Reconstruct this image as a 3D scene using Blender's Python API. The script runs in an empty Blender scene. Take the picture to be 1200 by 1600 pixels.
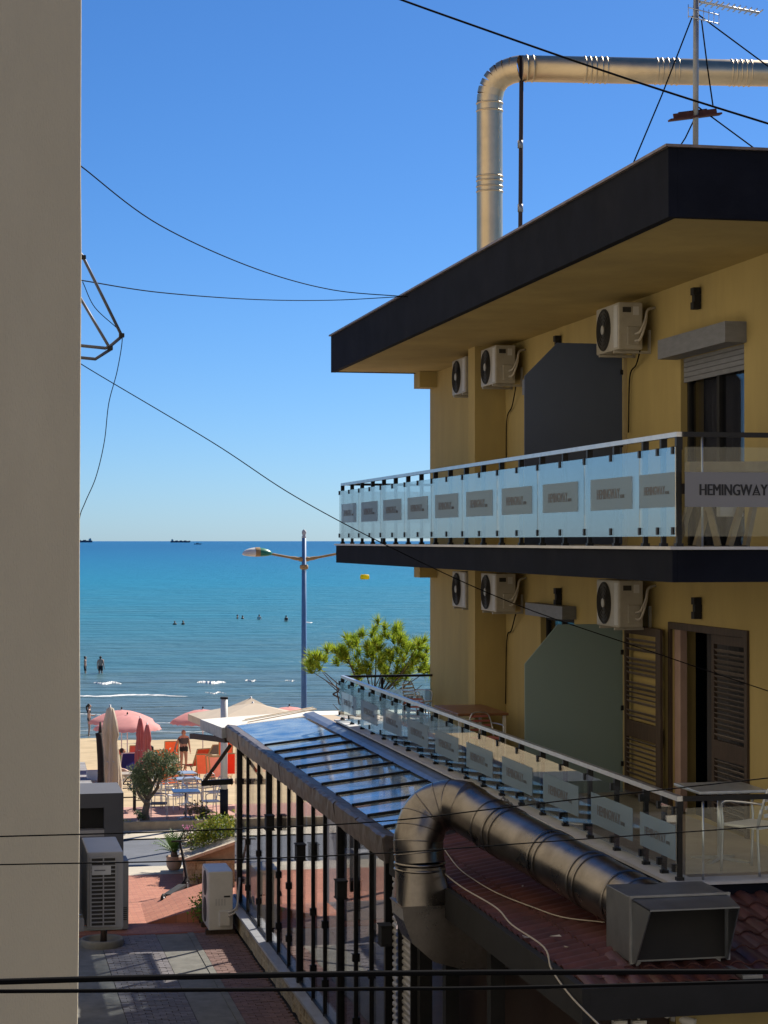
import bpy, bmesh, math, random
from mathutils import Vector, Matrix, Euler
R = math.radians
random.seed(7)
sc = bpy.context.scene
COL = sc.collection
# ------------------------------------------------------------------ camera
F = 3100.0; W0, H0 = 1200.0, 1600.0
YAW, PITCH, CZ = R(11.88), R(0.83), 9.8
cam_d = bpy.data.cameras.new('camera'); cam = bpy.data.objects.new('camera', cam_d); COL.objects.link(cam)
cam.location = (0, 0, CZ); cam.rotation_euler = (R(90) + PITCH, 0, -YAW)
cam_d.sensor_fit = 'HORIZONTAL'; cam_d.sensor_width = 36.0; cam_d.lens = 36.0 * F / W0
cam_d.clip_start = 0.1; cam_d.clip_end = 60000
sc.camera = cam
# ------------------------------------------------------------------ sky, sun, exposure
SUN_AZ, SUN_EL = R(50), R(42)          # azimuth to the right of the street direction (+Y)
world = bpy.data.worlds.new('World'); sc.world = world; world.use_nodes = True
wn = world.node_tree.nodes; wl = world.node_tree.links
sky = wn.new('ShaderNodeTexSky'); sky.sky_type = 'NISHITA'; sky.sun_disc = False
sky.sun_elevation = SUN_EL; sky.sun_rotation = SUN_AZ
sky.altitude = 0; sky.air_density = 0.75; sky.dust_density = 0.3; sky.ozone_density = 6.5
bg = wn['Background']; bg.inputs['Strength'].default_value = 0.067
# slight clear-air colour balance of the whole sky
sk_mx = wn.new('ShaderNodeMix'); sk_mx.data_type = 'RGBA'; sk_mx.blend_type = 'MULTIPLY'; sk_mx.inputs['Factor'].default_value = 1.0; sk_mx.inputs[7].default_value = (0.775, 0.96, 1.16, 1)
sk_hs = wn.new('ShaderNodeHueSaturation'); sk_hs.inputs['Saturation'].default_value = 1.08
wl.new(sky.outputs['Color'], sk_mx.inputs[6]); wl.new(sk_mx.outputs[2], sk_hs.inputs['Color']); wl.new(sk_hs.outputs['Color'], bg.inputs['Color'])
sun_d = bpy.data.lights.new('sun', 'SUN'); sun = bpy.data.objects.new('sun', sun_d); COL.objects.link(sun)
sun_d.energy = 5.0; sun_d.angle = R(0.53); sun_d.color = (1.0, 0.93, 0.82)
S = Vector((math.sin(SUN_AZ) * math.cos(SUN_EL), math.cos(SUN_AZ) * math.cos(SUN_EL), math.sin(SUN_EL)))
sun.rotation_euler = S.to_track_quat('Z', 'Y').to_euler(); sun.location = (30, 30, 40)
sc.view_settings.view_transform = 'Standard'; sc.view_settings.look = 'None'
sc.view_settings.exposure = 0.6; sc.view_settings.gamma = 1.0; sc.view_settings.use_curve_mapping = False
sc.cycles.use_denoising = True
sc.cycles.max_bounces = 8; sc.cycles.transparent_max_bounces = 24
sc.cycles.caustics_reflective = False; sc.cycles.caustics_refractive = False

# ------------------------------------------------------------------ pixel -> ray helpers
_cm = Euler((R(90) + PITCH, 0, -YAW)).to_matrix(); _co = Vector((0, 0, CZ))
def ray(px, py):
    return (_cm @ Vector(((px - 600) / F, (800 - py) / F, -1.0)))
def PX(px, py, X): d = ray(px, py); return _co + d * (X / d.x)
def PY(px, py, Y): d = ray(px, py); return _co + d * (Y / d.y)
def PZ(px, py, Z): d = ray(px, py); return _co + d * ((Z - CZ) / d.z)
def YX(px, X): return PX(px, 845, X).y

# ------------------------------------------------------------------ materials
def mat(name, col, rough=0.7, metal=0.0, var=0.12, scale=3.0, bump=0.0, bscale=40.0, spec=0.4, rnd=0.0, stain=None, sscale=0.8, stain_amt=0.5, rough_var=0.0, stretch=None):
    m = bpy.data.materials.new(name); m.use_nodes = True
    nt = m.node_tree; n = nt.nodes; l = nt.links
    b = n['Principled BSDF']; b.inputs['Roughness'].default_value = rough; b.inputs['Metallic'].default_value = metal
    b.inputs['Specular IOR Level'].default_value = spec
    tc = n.new('ShaderNodeTexCoord'); src = tc.outputs['Object']
    if stretch:
        mp = n.new('ShaderNodeMapping'); mp.inputs['Scale'].default_value = stretch; l.new(src, mp.inputs['Vector']); src = mp.outputs['Vector']
    nz = n.new('ShaderNodeTexNoise'); nz.inputs['Scale'].default_value = scale; nz.inputs['Detail'].default_value = 6; nz.inputs['Roughness'].default_value = 0.62
    l.new(src, nz.inputs['Vector'])
    mr = n.new('ShaderNodeMapRange'); mr.inputs['From Min'].default_value = 0.3; mr.inputs['From Max'].default_value = 0.7
    mr.inputs['To Min'].default_value = 1 - var; mr.inputs['To Max'].default_value = 1 + var
    l.new(nz.outputs['Fac'], mr.inputs['Value'])
    val = mr.outputs['Result']
    if rnd:
        oi = n.new('ShaderNodeObjectInfo'); m2 = n.new('ShaderNodeMapRange')
        m2.inputs['To Min'].default_value = 1 - rnd; m2.inputs['To Max'].default_value = 1 + rnd
        l.new(oi.outputs['Random'], m2.inputs['Value'])
        mm = n.new('ShaderNodeMath'); mm.operation = 'MULTIPLY'; l.new(val, mm.inputs[0]); l.new(m2.outputs['Result'], mm.inputs[1]); val = mm.outputs[0]
    mx = n.new('ShaderNodeMix'); mx.data_type = 'RGBA'; mx.blend_type = 'MULTIPLY'; mx.inputs['Factor'].default_value = 1.0
    mx.inputs[6].default_value = (*col, 1); l.new(val, mx.inputs[7])
    out = mx.outputs[2]
    if stain:
        n3 = n.new('ShaderNodeTexNoise'); n3.inputs['Scale'].default_value = sscale; n3.inputs['Detail'].default_value = 8; n3.inputs['Roughness'].default_value = 0.7
        l.new(src, n3.inputs['Vector'])
        rp = n.new('ShaderNodeMapRange'); rp.inputs['From Min'].default_value = 0.5; rp.inputs['From Max'].default_value = 0.72
        rp.inputs['To Max'].default_value = stain_amt; l.new(n3.outputs['Fac'], rp.inputs['Value'])
        mx2 = n.new('ShaderNodeMix'); mx2.data_type = 'RGBA'; l.new(rp.outputs['Result'], mx2.inputs['Factor'])
        l.new(out, mx2.inputs[6]); mx2.inputs[7].default_value = (*stain, 1); out = mx2.outputs[2]
    l.new(out, b.inputs['Base Color'])
    if rough_var:
        r2 = n.new('ShaderNodeMapRange'); r2.inputs['To Min'].default_value = rough - rough_var; r2.inputs['To Max'].default_value = rough + rough_var
        l.new(nz.outputs['Fac'], r2.inputs['Value']); l.new(r2.outputs['Result'], b.inputs['Roughness'])
    if bump:
        n4 = n.new('ShaderNodeTexNoise'); n4.inputs['Scale'].default_value = bscale; n4.inputs['Detail'].default_value = 4
        l.new(src, n4.inputs['Vector'])
        bp = n.new('ShaderNodeBump'); bp.inputs['Strength'].default_value = bump; bp.inputs['Distance'].default_value = 0.02
        l.new(n4.outputs['Fac'], bp.inputs['Height']); l.new(bp.outputs['Normal'], b.inputs['Normal'])
    return m
def glass(name, tint=(0.86, 0.93, 0.93), f0=0.06, rough=0.0, bump=0.0, film=0.0):
    m = bpy.data.materials.new(name); m.use_nodes = True
    nt = m.node_tree; n = nt.nodes; l = nt.links
    n.remove(n['Principled BSDF']); o = n['Material Output']
    tr = n.new('ShaderNodeBsdfTransparent'); tr.inputs['Color'].default_value = (*tint, 1)
    gl = n.new('ShaderNodeBsdfGlossy'); gl.inputs['Roughness'].default_value = rough
    ge = n.new('ShaderNodeNewGeometry'); dt = n.new('ShaderNodeVectorMath'); dt.operation = 'DOT_PRODUCT'; l.new(ge.outputs['Incoming'], dt.inputs[0]); l.new(ge.outputs['Normal'], dt.inputs[1])
    ab = n.new('ShaderNodeMath'); ab.operation = 'ABSOLUTE'; l.new(dt.outputs['Value'], ab.inputs[0])
    om = n.new('ShaderNodeMath'); om.operation = 'SUBTRACT'; om.inputs[0].default_value = 1.0; l.new(ab.outputs[0], om.inputs[1])
    pw = n.new('ShaderNodeMath'); pw.operation = 'POWER'; l.new(om.outputs[0], pw.inputs[0]); pw.inputs[1].default_value = 5.0
    fr = n.new('ShaderNodeMath'); fr.operation = 'MULTIPLY_ADD'; l.new(pw.outputs[0], fr.inputs[0]); fr.inputs[1].default_value = 1 - f0; fr.inputs[2].default_value = f0
    mx = n.new('ShaderNodeMixShader'); l.new(fr.outputs[0], mx.inputs[0]); l.new(tr.outputs[0], mx.inputs[1]); l.new(gl.outputs[0], mx.inputs[2])
    last = mx.outputs[0]
    if bump:
        tc = n.new('ShaderNodeTexCoord'); nz = n.new('ShaderNodeTexNoise'); nz.inputs['Scale'].default_value = 0.9; nz.inputs['Detail'].default_value = 1
        l.new(tc.outputs['Object'], nz.inputs['Vector'])
        bp = n.new('ShaderNodeBump'); bp.inputs['Strength'].default_value = bump; bp.inputs['Distance'].default_value = 0.05
        l.new(nz.outputs['Fac'], bp.inputs['Height']); l.new(bp.outputs['Normal'], gl.inputs['Normal'])
    if film:
        df = n.new('ShaderNodeBsdfDiffuse'); df.inputs['Color'].default_value = (0.36, 0.47, 0.56, 1)
        tc2 = n.new('ShaderNodeTexCoord'); nz2 = n.new('ShaderNodeTexNoise'); nz2.inputs['Scale'].default_value = 2.2; nz2.inputs['Detail'].default_value = 7
        l.new(tc2.outputs['Object'], nz2.inputs['Vector'])
        mr = n.new('ShaderNodeMapRange'); mr.inputs['From Min'].default_value = 0.35; mr.inputs['From Max'].default_value = 0.75; mr.inputs['To Max'].default_value = film
        l.new(nz2.outputs['Fac'], mr.inputs['Value'])
        m2 = n.new('ShaderNodeMixShader'); l.new(mr.outputs['Result'], m2.inputs[0]); l.new(last, m2.inputs[1]); l.new(df.outputs[0], m2.inputs[2]); last = m2.outputs[0]
    l.new(last, o.inputs['Surface'])
    return m
def frost(name, col=(0.45, 0.47, 0.48), t=0.35):
    m = bpy.data.materials.new(name); m.use_nodes = True
    nt = m.node_tree; n = nt.nodes; l = nt.links
    b = n['Principled BSDF']; b.inputs['Base Color'].default_value = (*col, 1); b.inputs['Roughness'].default_value = 0.55; b.inputs['Specular IOR Level'].default_value = 0.3
    tr = n.new('ShaderNodeBsdfTransparent'); tl = n.new('ShaderNodeBsdfTranslucent'); tl.inputs['Color'].default_value = (*col, 1)
    a = n.new('ShaderNodeMixShader'); a.inputs[0].default_value = 0.3; l.new(b.outputs[0], a.inputs[1]); l.new(tl.outputs[0], a.inputs[2])
    x = n.new('ShaderNodeMixShader'); x.inputs[0].default_value = t; l.new(a.outputs[0], x.inputs[1]); l.new(tr.outputs[0], x.inputs[2])
    l.new(x.outputs[0], n['Material Output'].inputs['Surface'])
    return m
def leafmat(name, col, col2, trans=0.35):
    m = bpy.data.materials.new(name); m.use_nodes = True
    nt = m.node_tree; n = nt.nodes; l = nt.links
    b = n['Principled BSDF']; b.inputs['Roughness'].default_value = 0.5; b.inputs['Specular IOR Level'].default_value = 0.3
    g = n.new('ShaderNodeNewGeometry'); mx = n.new('ShaderNodeMix'); mx.data_type = 'RGBA'
    l.new(g.outputs['Random Per Island'], mx.inputs['Factor']); mx.inputs[6].default_value = (*col, 1); mx.inputs[7].default_value = (*col2, 1)
    l.new(mx.outputs[2], b.inputs['Base Color'])
    tl = n.new('ShaderNodeBsdfTranslucent'); l.new(mx.outputs[2], tl.inputs['Color'])
    s = n.new('ShaderNodeMixShader'); s.inputs[0].default_value = trans; l.new(b.outputs[0], s.inputs[1]); l.new(tl.outputs[0], s.inputs[2])
    l.new(s.outputs[0], n['Material Output'].inputs['Surface'])
    return m

YEL = mat('yellow_plaster', (0.43, 0.335, 0.142), 0.9, var=0.12, scale=1.2, bump=0.12, bscale=90, spec=0.2, stain=(0.34, 0.27, 0.13), sscale=0.9, stain_amt=0.5, stretch=(1, 1, 0.28))
DGREY = mat('charcoal_paint', (0.0085, 0.010, 0.017), 0.9, var=0.25, scale=2, spec=0.1, bump=0.05, bscale=60, stain=(0.018, 0.019, 0.025), sscale=1.3, stain_amt=0.5)
WEDGE = mat('white_ledge', (0.55, 0.55, 0.56), 0.6, var=0.12, scale=6, stain=(0.25, 0.24, 0.22), sscale=3, stain_amt=0.5)
TAUPE = mat('taupe_plaster', (0.54, 0.475, 0.36), 0.9, var=0.05, scale=1.4, bump=0.3, bscale=160, spec=0.2, stain=(0.45, 0.39, 0.295), sscale=1.1, stain_amt=0.5, stretch=(1, 1, 0.3))
BLK = mat('black_metal', (0.012, 0.012, 0.014), 0.45, 0.3, var=0.2, scale=5)
BLKM = mat('black_matte', (0.014, 0.014, 0.016), 0.8, var=0.3, scale=3)
ALU = mat('brushed_aluminium', (0.58, 0.60, 0.63), 0.35, 0.85, var=0.1, scale=8)
STEEL = mat('grey_steel', (0.28, 0.29, 0.31), 0.45, 0.7, var=0.15, scale=8)
SCREEN = mat('grey_screen', (0.078, 0.098, 0.155), 0.8, var=0.06, scale=1, spec=0.12)
WFROST = frost('frosted_screen', (0.27, 0.36, 0.355), 0.10)
FILM = frost('frosted_film', (0.36, 0.49, 0.62), 0.45)
FILMB = frost('frosted_band', (0.36, 0.36, 0.385), 0.12)
GUP = glass('balcony_glass', (0.93, 0.97, 0.98), 0.40)
GLOW = glass('balcony_glass_clear', (0.94, 0.98, 0.97), 0.05)
GFR = glass('front_glass', (0.94, 0.97, 0.96), 0.05)
GVER = glass('veranda_glass', (0.96, 0.96, 0.96), 0.13, bump=0.05)
GROOF = glass('veranda_roof_glass', (0.88, 0.92, 0.95), 0.30, rough=0.08, bump=0.05, film=0.55)
LETT = mat('lettering_black', (0.02, 0.02, 0.024), 0.6, var=0.1)
LETG = mat('lettering_grey', (0.13, 0.135, 0.15), 0.6, var=0.1)
ACW = mat('ac_casing', (0.40, 0.375, 0.33), 0.5, rnd=0.14, var=0.08, scale=4, stain=(0.22, 0.19, 0.15), sscale=2.5, stain_amt=0.55)
ACD = mat('ac_grille', (0.035, 0.033, 0.032), 0.7, var=0.2, scale=5)
ACP = mat('pipe_insulation', (0.45, 0.42, 0.38), 0.8, var=0.2, scale=6)
DUCT = mat('tarnished_duct', (0.235, 0.215, 0.20), 0.30, 1.0, var=0.25, scale=3, rough_var=0.12, stain=(0.08, 0.062, 0.05), sscale=1.4, stain_amt=0.6, bump=0.04, bscale=9)
DUCTN = mat('roof_flue', (0.68, 0.54, 0.36), 0.42, 1.0, var=0.12, scale=2.5, rough_var=0.08, bump=0.03, bscale=5, stain=(0.42, 0.34, 0.25), sscale=1.2, stain_amt=0.6)
DUCTB = mat('duct_box', (0.21, 0.225, 0.25), 0.42, 0.8, var=0.2, scale=4, stain=(0.12, 0.115, 0.11), sscale=2, stain_amt=0.5)
TILE = mat('red_roof_tile', (0.085, 0.030, 0.027), 0.55, var=0.3, scale=9, rnd=0.22, spec=0.4, stain=(0.08, 0.04, 0.035), sscale=3, stain_amt=0.5)
GUTT = mat('gutter_lead', (0.115, 0.098, 0.095), 0.5, 0.5, var=0.3, scale=5, stain=(0.06, 0.048, 0.045), sscale=2, stain_amt=0.6, bump=0.15, bscale=12)
CURT = mat('dark_curtain', (0.045, 0.045, 0.055), 0.9, var=0.2, scale=10, stretch=(1, 12, 0.3))
WCURT = mat('white_curtain', (0.55, 0.55, 0.60), 0.9, var=0.2, scale=5, stretch=(1, 9, 0.2))
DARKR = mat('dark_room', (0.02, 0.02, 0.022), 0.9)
PVC = mat('shutter_grey', (0.17, 0.175, 0.195), 0.6, var=0.15, scale=6, stretch=(1, 1, 4))
WOODD = mat('dark_wood', (0.055, 0.036, 0.026), 0.7, var=0.3, scale=6, stretch=(4, 4, 0.6))
LOUV = mat('louvre_slats', (0.15, 0.125, 0.115), 0.65, var=0.3, scale=7, rnd=0.25)
DGL = glass('door_glass', (0.85, 0.85, 0.87), 0.02)

# ------------------------------------------------------------------ mesh builder
class MB:
    def __init__(s): s.v = []; s.f = []; s.sm = []; s.mi = []; s.cur = 0
    def add(s, vs, fs, smooth=False):
        o = len(s.v); s.v += [Vector(q) for q in vs]
        for f in fs: s.f.append([i + o for i in f]); s.sm.append(smooth); s.mi.append(s.cur)
        return s
    def box(s, x0, x1, y0, y1, z0, z1):
        vs = [(x, y, z) for z in (z0, z1) for y in (y0, y1) for x in (x0, x1)]
        return s.add(vs, [(0, 2, 3, 1), (4, 5, 7, 6), (0, 1, 5, 4), (2, 6, 7, 3), (0, 4, 6, 2), (1, 3, 7, 5)])
    def cbox(s, c, dx, dy, dz, rot=None, bev=0.0):
        c = Vector(c); hx, hy, hz = dx / 2, dy / 2, dz / 2
        if bev <= 0:
            vs = [Vector((x, y, z)) for z in (-hz, hz) for y in (-hy, hy) for x in (-hx, hx)]
            fs = [(0, 2, 3, 1), (4, 5, 7, 6), (0, 1, 5, 4), (2, 6, 7, 3), (0, 4, 6, 2), (1, 3, 7, 5)]
        else:
            bm = bmesh.new(); bmesh.ops.create_cube(bm, size=1.0)
            for q in bm.verts: q.co = Vector((q.co.x * dx, q.co.y * dy, q.co.z * dz))
            bmesh.ops.bevel(bm, geom=bm.edges[:], offset=bev, segments=2, affect='EDGES', profile=0.6)
            bm.verts.index_update(); vs = [q.co.copy() for q in bm.verts]; fs = [[w.index for w in f.verts] for f in bm.faces]; bm.free()
        if rot is not None: vs = [rot @ q for q in vs]
        return s.add([q + c for q in vs], fs)
    def bar(s, a, b, w, h, up=(0, 0, 1)):
        a, b = Vector(a), Vector(b); d = (b - a).normalized(); u = Vector(up)
        if abs(d.dot(u)) > 0.98: u = Vector((0, 1, 0))
        r = d.cross(u).normalized(); u = r.cross(d).normalized()
        vs = []
        for p in (a, b):
            for sx, sy in ((-1, -1), (1, -1), (1, 1), (-1, 1)): vs.append(p + r * (sx * w / 2) + u * (sy * h / 2))
        return s.add(vs, [(0, 1, 2, 3), (7, 6, 5, 4), (0, 4, 5, 1), (1, 5, 6, 2), (2, 6, 7, 3), (3, 7, 4, 0)])
    def tube(s, pts, r, n=8, cap=True, smooth=True):
        pts = [Vector(p) for p in pts]; rs = r if isinstance(r, (list, tuple)) else [r] * len(pts)
        o = len(s.v); k = len(pts); pu = None
        for i, p in enumerate(pts):
            d = (pts[min(i + 1, k - 1)] - pts[max(i - 1, 0)])
            d = d.normalized() if d.length > 1e-9 else Vector((0, 0, 1))
            if pu is None:
                u = Vector((0, 0, 1)) if abs(d.z) < 0.9 else Vector((1, 0, 0))
            else: u = pu
            u = (u - d * u.dot(d)); u = u.normalized() if u.length > 1e-6 else d.orthogonal().normalized()
            pu = u; w = d.cross(u)
            for j in range(n):
                a = 2 * math.pi * j / n; s.v.append(p + (u * math.cos(a) + w * math.sin(a)) * rs[i])
        for i in range(k - 1):
            for j in range(n):
                a, b = o + i * n + j, o + i * n + (j + 1) % n
                s.f.append([a, b, b + n, a + n]); s.sm.append(smooth); s.mi.append(s.cur)
        if cap:
            s.f.append([o + j for j in range(n)][::-1]); s.sm.append(False); s.mi.append(s.cur)
            s.f.append([o + (k - 1) * n + j for j in range(n)]); s.sm.append(False); s.mi.append(s.cur)
        return s
    def lathe(s, prof, c=(0, 0, 0), n=16, smooth=True, wob=None):
        c = Vector(c); o = len(s.v)
        for i, (r, z) in enumerate(prof):
            for j in range(n):
                a = 2 * math.pi * j / n; rr = r * (wob(a, i) if wob else 1)
                s.v.append(c + Vector((rr * math.cos(a), rr * math.sin(a), z)))
        for i in range(len(prof) - 1):
            for j in range(n):
                a, b = o + i * n + j, o + i * n + (j + 1) % n
                s.f.append([a, b, b + n, a + n]); s.sm.append(smooth); s.mi.append(s.cur)
        return s
    def poly(s, pts, ext):
        pts = [Vector(p) for p in pts]; e = Vector(ext); n = len(pts)
        vs = pts + [p + e for p in pts]
        fs = [list(range(n))[::-1], [n + i for i in range(n)]] + [[i, (i + 1) % n, n + (i + 1) % n, n + i] for i in range(n)]
        return s.add(vs, fs)
    def mesh(s, name, mats):
        me = bpy.data.meshes.new(name); me.from_pydata([tuple(q) for q in s.v], [], s.f)
        me.polygons.foreach_set('use_smooth', s.sm)
        for m in (mats if isinstance(mats, (list, tuple)) else [mats]): me.materials.append(m)
        if s.cur: me.polygons.foreach_set('material_index', s.mi)
        bm = bmesh.new(); bm.from_mesh(me); bmesh.ops.recalc_face_normals(bm, faces=bm.faces[:]); bm.to_mesh(me); bm.free()
        me.update(); return me
    def build(s, name, mats, parent=None, world=True):
        if parent is not None and world:
            L = wloc(parent); s.v = [q - L for q in s.v]
        return link(name, s.mesh(name, mats), parent)
def wloc(o):
    L = Vector((0, 0, 0))
    while o is not None: L += Vector(o.location); o = o.parent
    return L
def link(name, me, parent=None, loc=(0, 0, 0), rot=None):
    o = bpy.data.objects.new(name, me); COL.objects.link(o); o.location = loc
    if rot is not None: o.rotation_euler = rot
    if parent is not None: o.parent = parent
    return o
def tag(o, label, cat, group=None, kind=None):
    if label: o['label'] = label
    if cat: o['category'] = cat
    if group: o['group'] = group
    if kind: o['kind'] = kind
    return o
def thing(name, label, cat, loc=(0, 0, 0), rz=0.0, group=None):
    o = bpy.data.objects.new(name, None); COL.objects.link(o); o.location = loc; o.rotation_euler = (0, 0, rz); o.empty_display_size = 0.2
    return tag(o, label, cat, group)
def struct(name, mb, m, label=None, cat=None):
    o = mb.build(name, m); o['kind'] = 'structure'
    if label: o['label'] = label
    o['category'] = cat or name.replace('_', ' ')
    return o
def dup(root, loc, rz, label, name=None, scale=None):
    r = root.copy(); COL.objects.link(r); r.location = loc; r.rotation_euler = (0, 0, rz); r['label'] = label
    if scale: r.scale = (scale, scale, scale)
    for ch in list(root.children):
        c = ch.copy(); COL.objects.link(c); c.parent = r
        for g in list(ch.children):
            d = g.copy(); COL.objects.link(d); d.parent = c
    return r
def arc(p0, p1, p2, n=10):
    p0, p1, p2 = Vector(p0), Vector(p1), Vector(p2)
    return [p0 * (1 - t) ** 2 + p1 * 2 * t * (1 - t) + p2 * t * t for t in [i / n for i in range(n + 1)]]
def catm(pts, n=8):
    P = [Vector(p) for p in pts]; P = [P[0] * 2 - P[1]] + P + [P[-1] * 2 - P[-2]]; out = []
    for i in range(1, len(P) - 2):
        for k in range(n):
            t = k / n; a, b, c, d = P[i - 1], P[i], P[i + 1], P[i + 2]
            out.append(0.5 * ((2 * b) + (c - a) * t + (2 * a - 5 * b + 4 * c - d) * t * t + (3 * b - a - 3 * c + d) * t ** 3))
    out.append(P[-2]); return out
def text_mesh(txt, size, m, depth=0.004, bold=0.018, name='lettering'):
    cu = bpy.data.curves.new(name, 'FONT'); cu.body = txt; cu.size = size; cu.extrude = depth; cu.offset = bold * size; cu.resolution_u = 3
    o = bpy.data.objects.new(name, cu); COL.objects.link(o)
    bpy.context.view_layer.update(); dg = bpy.context.evaluated_depsgraph_get()
    me = bpy.data.meshes.new_from_object(o.evaluated_get(dg)); bpy.data.objects.remove(o); me.name = name
    me.materials.clear(); me.materials.append(m); return me

# ================================================================== SETTING
PROF = [(-60, 2.85), (35.3, 2.85), (42, 2.75), (44, 2.62), (49.5, 2.6), (50, 2.55), (54.5, 2.5), (56, 2.42), (60, 2.1), (65, 1.62), (70, 1.15), (75, 0.75), (80, 0.45), (86, 0.28), (92, 0.16), (97, 0.04), (100, -0.05), (110, -0.5), (200, -4)]
def gz(y):
    for (a, za), (b, zb) in zip(PROF, PROF[1:]):
        if y <= b: return za + (zb - za) * max(0, (y - a)) / (b - a)
    return PROF[-1][1]
def sheet(ys, x0, x1, dz, nx=1):
    mb = MB(); vs = []; fs = []
    for y in ys:
        for i in range(nx + 1): vs.append((x0 + (x1 - x0) * i / nx, y, gz(y) + dz))
    k = nx + 1
    for j in range(len(ys) - 1):
        for i in range(nx): fs.append((j * k + i, j * k + i + 1, (j + 1) * k + i + 1, (j + 1) * k + i))
    return mb.add(vs, fs)
ASPH = mat('asphalt', (0.052, 0.054, 0.062), 0.9, var=0.25, scale=3, bump=0.25, bscale=150, spec=0.2, stain=(0.09, 0.088, 0.085), sscale=0.7, stain_amt=0.5)
ROADM = mat('promenade_asphalt', (0.125, 0.135, 0.155), 0.85, var=0.15, scale=2, bump=0.2, bscale=120, spec=0.3, stain=(0.2, 0.2, 0.2), sscale=0.6, stain_amt=0.4)
CONC = mat('concrete', (0.23, 0.225, 0.20), 0.85, var=0.2, scale=4, bump=0.2, bscale=90, spec=0.2, stain=(0.13, 0.125, 0.11), sscale=1.2, stain_amt=0.6)
PALEC = mat('pale_concrete', (0.48, 0.43, 0.34), 0.85, var=0.12, scale=3, bump=0.15, bscale=70, stain=(0.33, 0.28, 0.21), sscale=1, stain_amt=0.4)
SAND = mat('sand', (0.50, 0.385, 0.235), 0.95, var=0.16, scale=0.9, bump=0.8, bscale=6, spec=0.1, stain=(0.42, 0.32, 0.19), sscale=0.25, stain_amt=0.6)
PAVE = mat('lilac_paver', (0.21, 0.195, 0.20), 0.8, var=0.25, scale=8, rnd=0.2, spec=0.3, stain=(0.10, 0.095, 0.10), sscale=3, stain_amt=0.5)
PAVER = mat('red_paver', (0.23, 0.145, 0.125), 0.8, var=0.25, scale=8, rnd=0.2, spec=0.3, stain=(0.11, 0.08, 0.075), sscale=3, stain_amt=0.5)
GROUT = mat('dark_joint', (0.05, 0.047, 0.045), 0.95, var=0.3, scale=10)
def brickmat(name, c1, c2, mortar, sx, rough=0.8, bw=0.5, rh=0.25):
    m = mat(name, c1, rough, spec=0.3); n = m.node_tree.nodes; l = m.node_tree.links; b = n['Principled BSDF']
    tc = n.new('ShaderNodeTexCoord'); br = n.new('ShaderNodeTexBrick'); br.inputs['Scale'].default_value = sx
    br.inputs['Color1'].default_value = (*c1, 1); br.inputs['Color2'].default_value = (*c2, 1); br.inputs['Mortar'].default_value = (*mortar, 1)
    br.inputs['Mortar Size'].default_value = 0.018; br.inputs['Brick Width'].default_value = bw; br.inputs['Row Height'].default_value = rh
    l.new(tc.outputs['Object'], br.inputs['Vector'])
    old = [k for k in l if k.to_socket == b.inputs['Base Color']][0]; so = old.from_socket
    mx = n.new('ShaderNodeMix'); mx.data_type = 'RGBA'; mx.inputs['Factor'].default_value = 0.8; l.new(so, mx.inputs[6]); l.new(br.outputs['Color'], mx.inputs[7]); l.new(mx.outputs[2], b.inputs['Base Color'])
    bp = n.new('ShaderNodeBump'); bp.inputs['Strength'].default_value = 0.4; bp.inputs['Distance'].default_value = 0.01; bp.invert = True
    l.new(br.outputs['Fac'], bp.inputs['Height']); l.new(bp.outputs['Normal'], b.inputs['Normal'])
    return m
REDP = brickmat('red_brick_paving', (0.46, 0.20, 0.13), (0.35, 0.135, 0.09), (0.25, 0.13, 0.09), 2.4)
TERR = brickmat('terrace_paving', (0.50, 0.28, 0.22), (0.46, 0.25, 0.20), (0.42, 0.28, 0.22), 2.0)

struct('ground', sheet([-60, 0, 20, 35.3, 42, 44, 49.5, 50, 54.5, 55.5], -400, 400, -0.05), ASPH, 'dark asphalt ground of the alley', 'ground')
ys = [54.2 + i * 0.8 for i in range(0, 62)] + [110, 200]
bm_ = sheet(ys, -120, 120, 0.0, 150)
for q in bm_.v:
    if q.y < 108: q.z += 0.05 * math.sin(q.x * 0.9 + q.y * 0.5) * math.sin(q.y * 0.8) + random.uniform(-0.02, 0.02)
beach = struct('beach', bm_, SAND, 'yellow sand beach sloping down to the water', 'beach')
for p in beach.data.polygons: p.use_smooth = True
# alley strips
struct('alley_concrete_strip', sheet([5, 35.2], 3.29, 3.84, 0.004), CONC, 'narrow grey concrete strip beside the pavers', 'pavement')
struct('drain_kerb', MB().box(3.845, 3.95, 5, 35.2, 2.79, 2.868), CONC, 'thin concrete drain edging along the alley', 'kerb')
pb = struct('paver_bed', sheet([5, 35.2], 2.29, 3.285, -0.012), GROUT, 'lilac grey block paving down the alley', 'pavement')
pb2 = struct('red_paver_bed', sheet([5, 35.2], 3.955, 4.70, -0.012), GROUT, 'reddish block paving along the stone wall', 'pavement')
struct('alley_concrete_apron', sheet([28.6, 35.2], -3.0, 2.285, 0.004), CONC, 'grey concrete apron at the left of the pavers', 'pavement')
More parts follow.
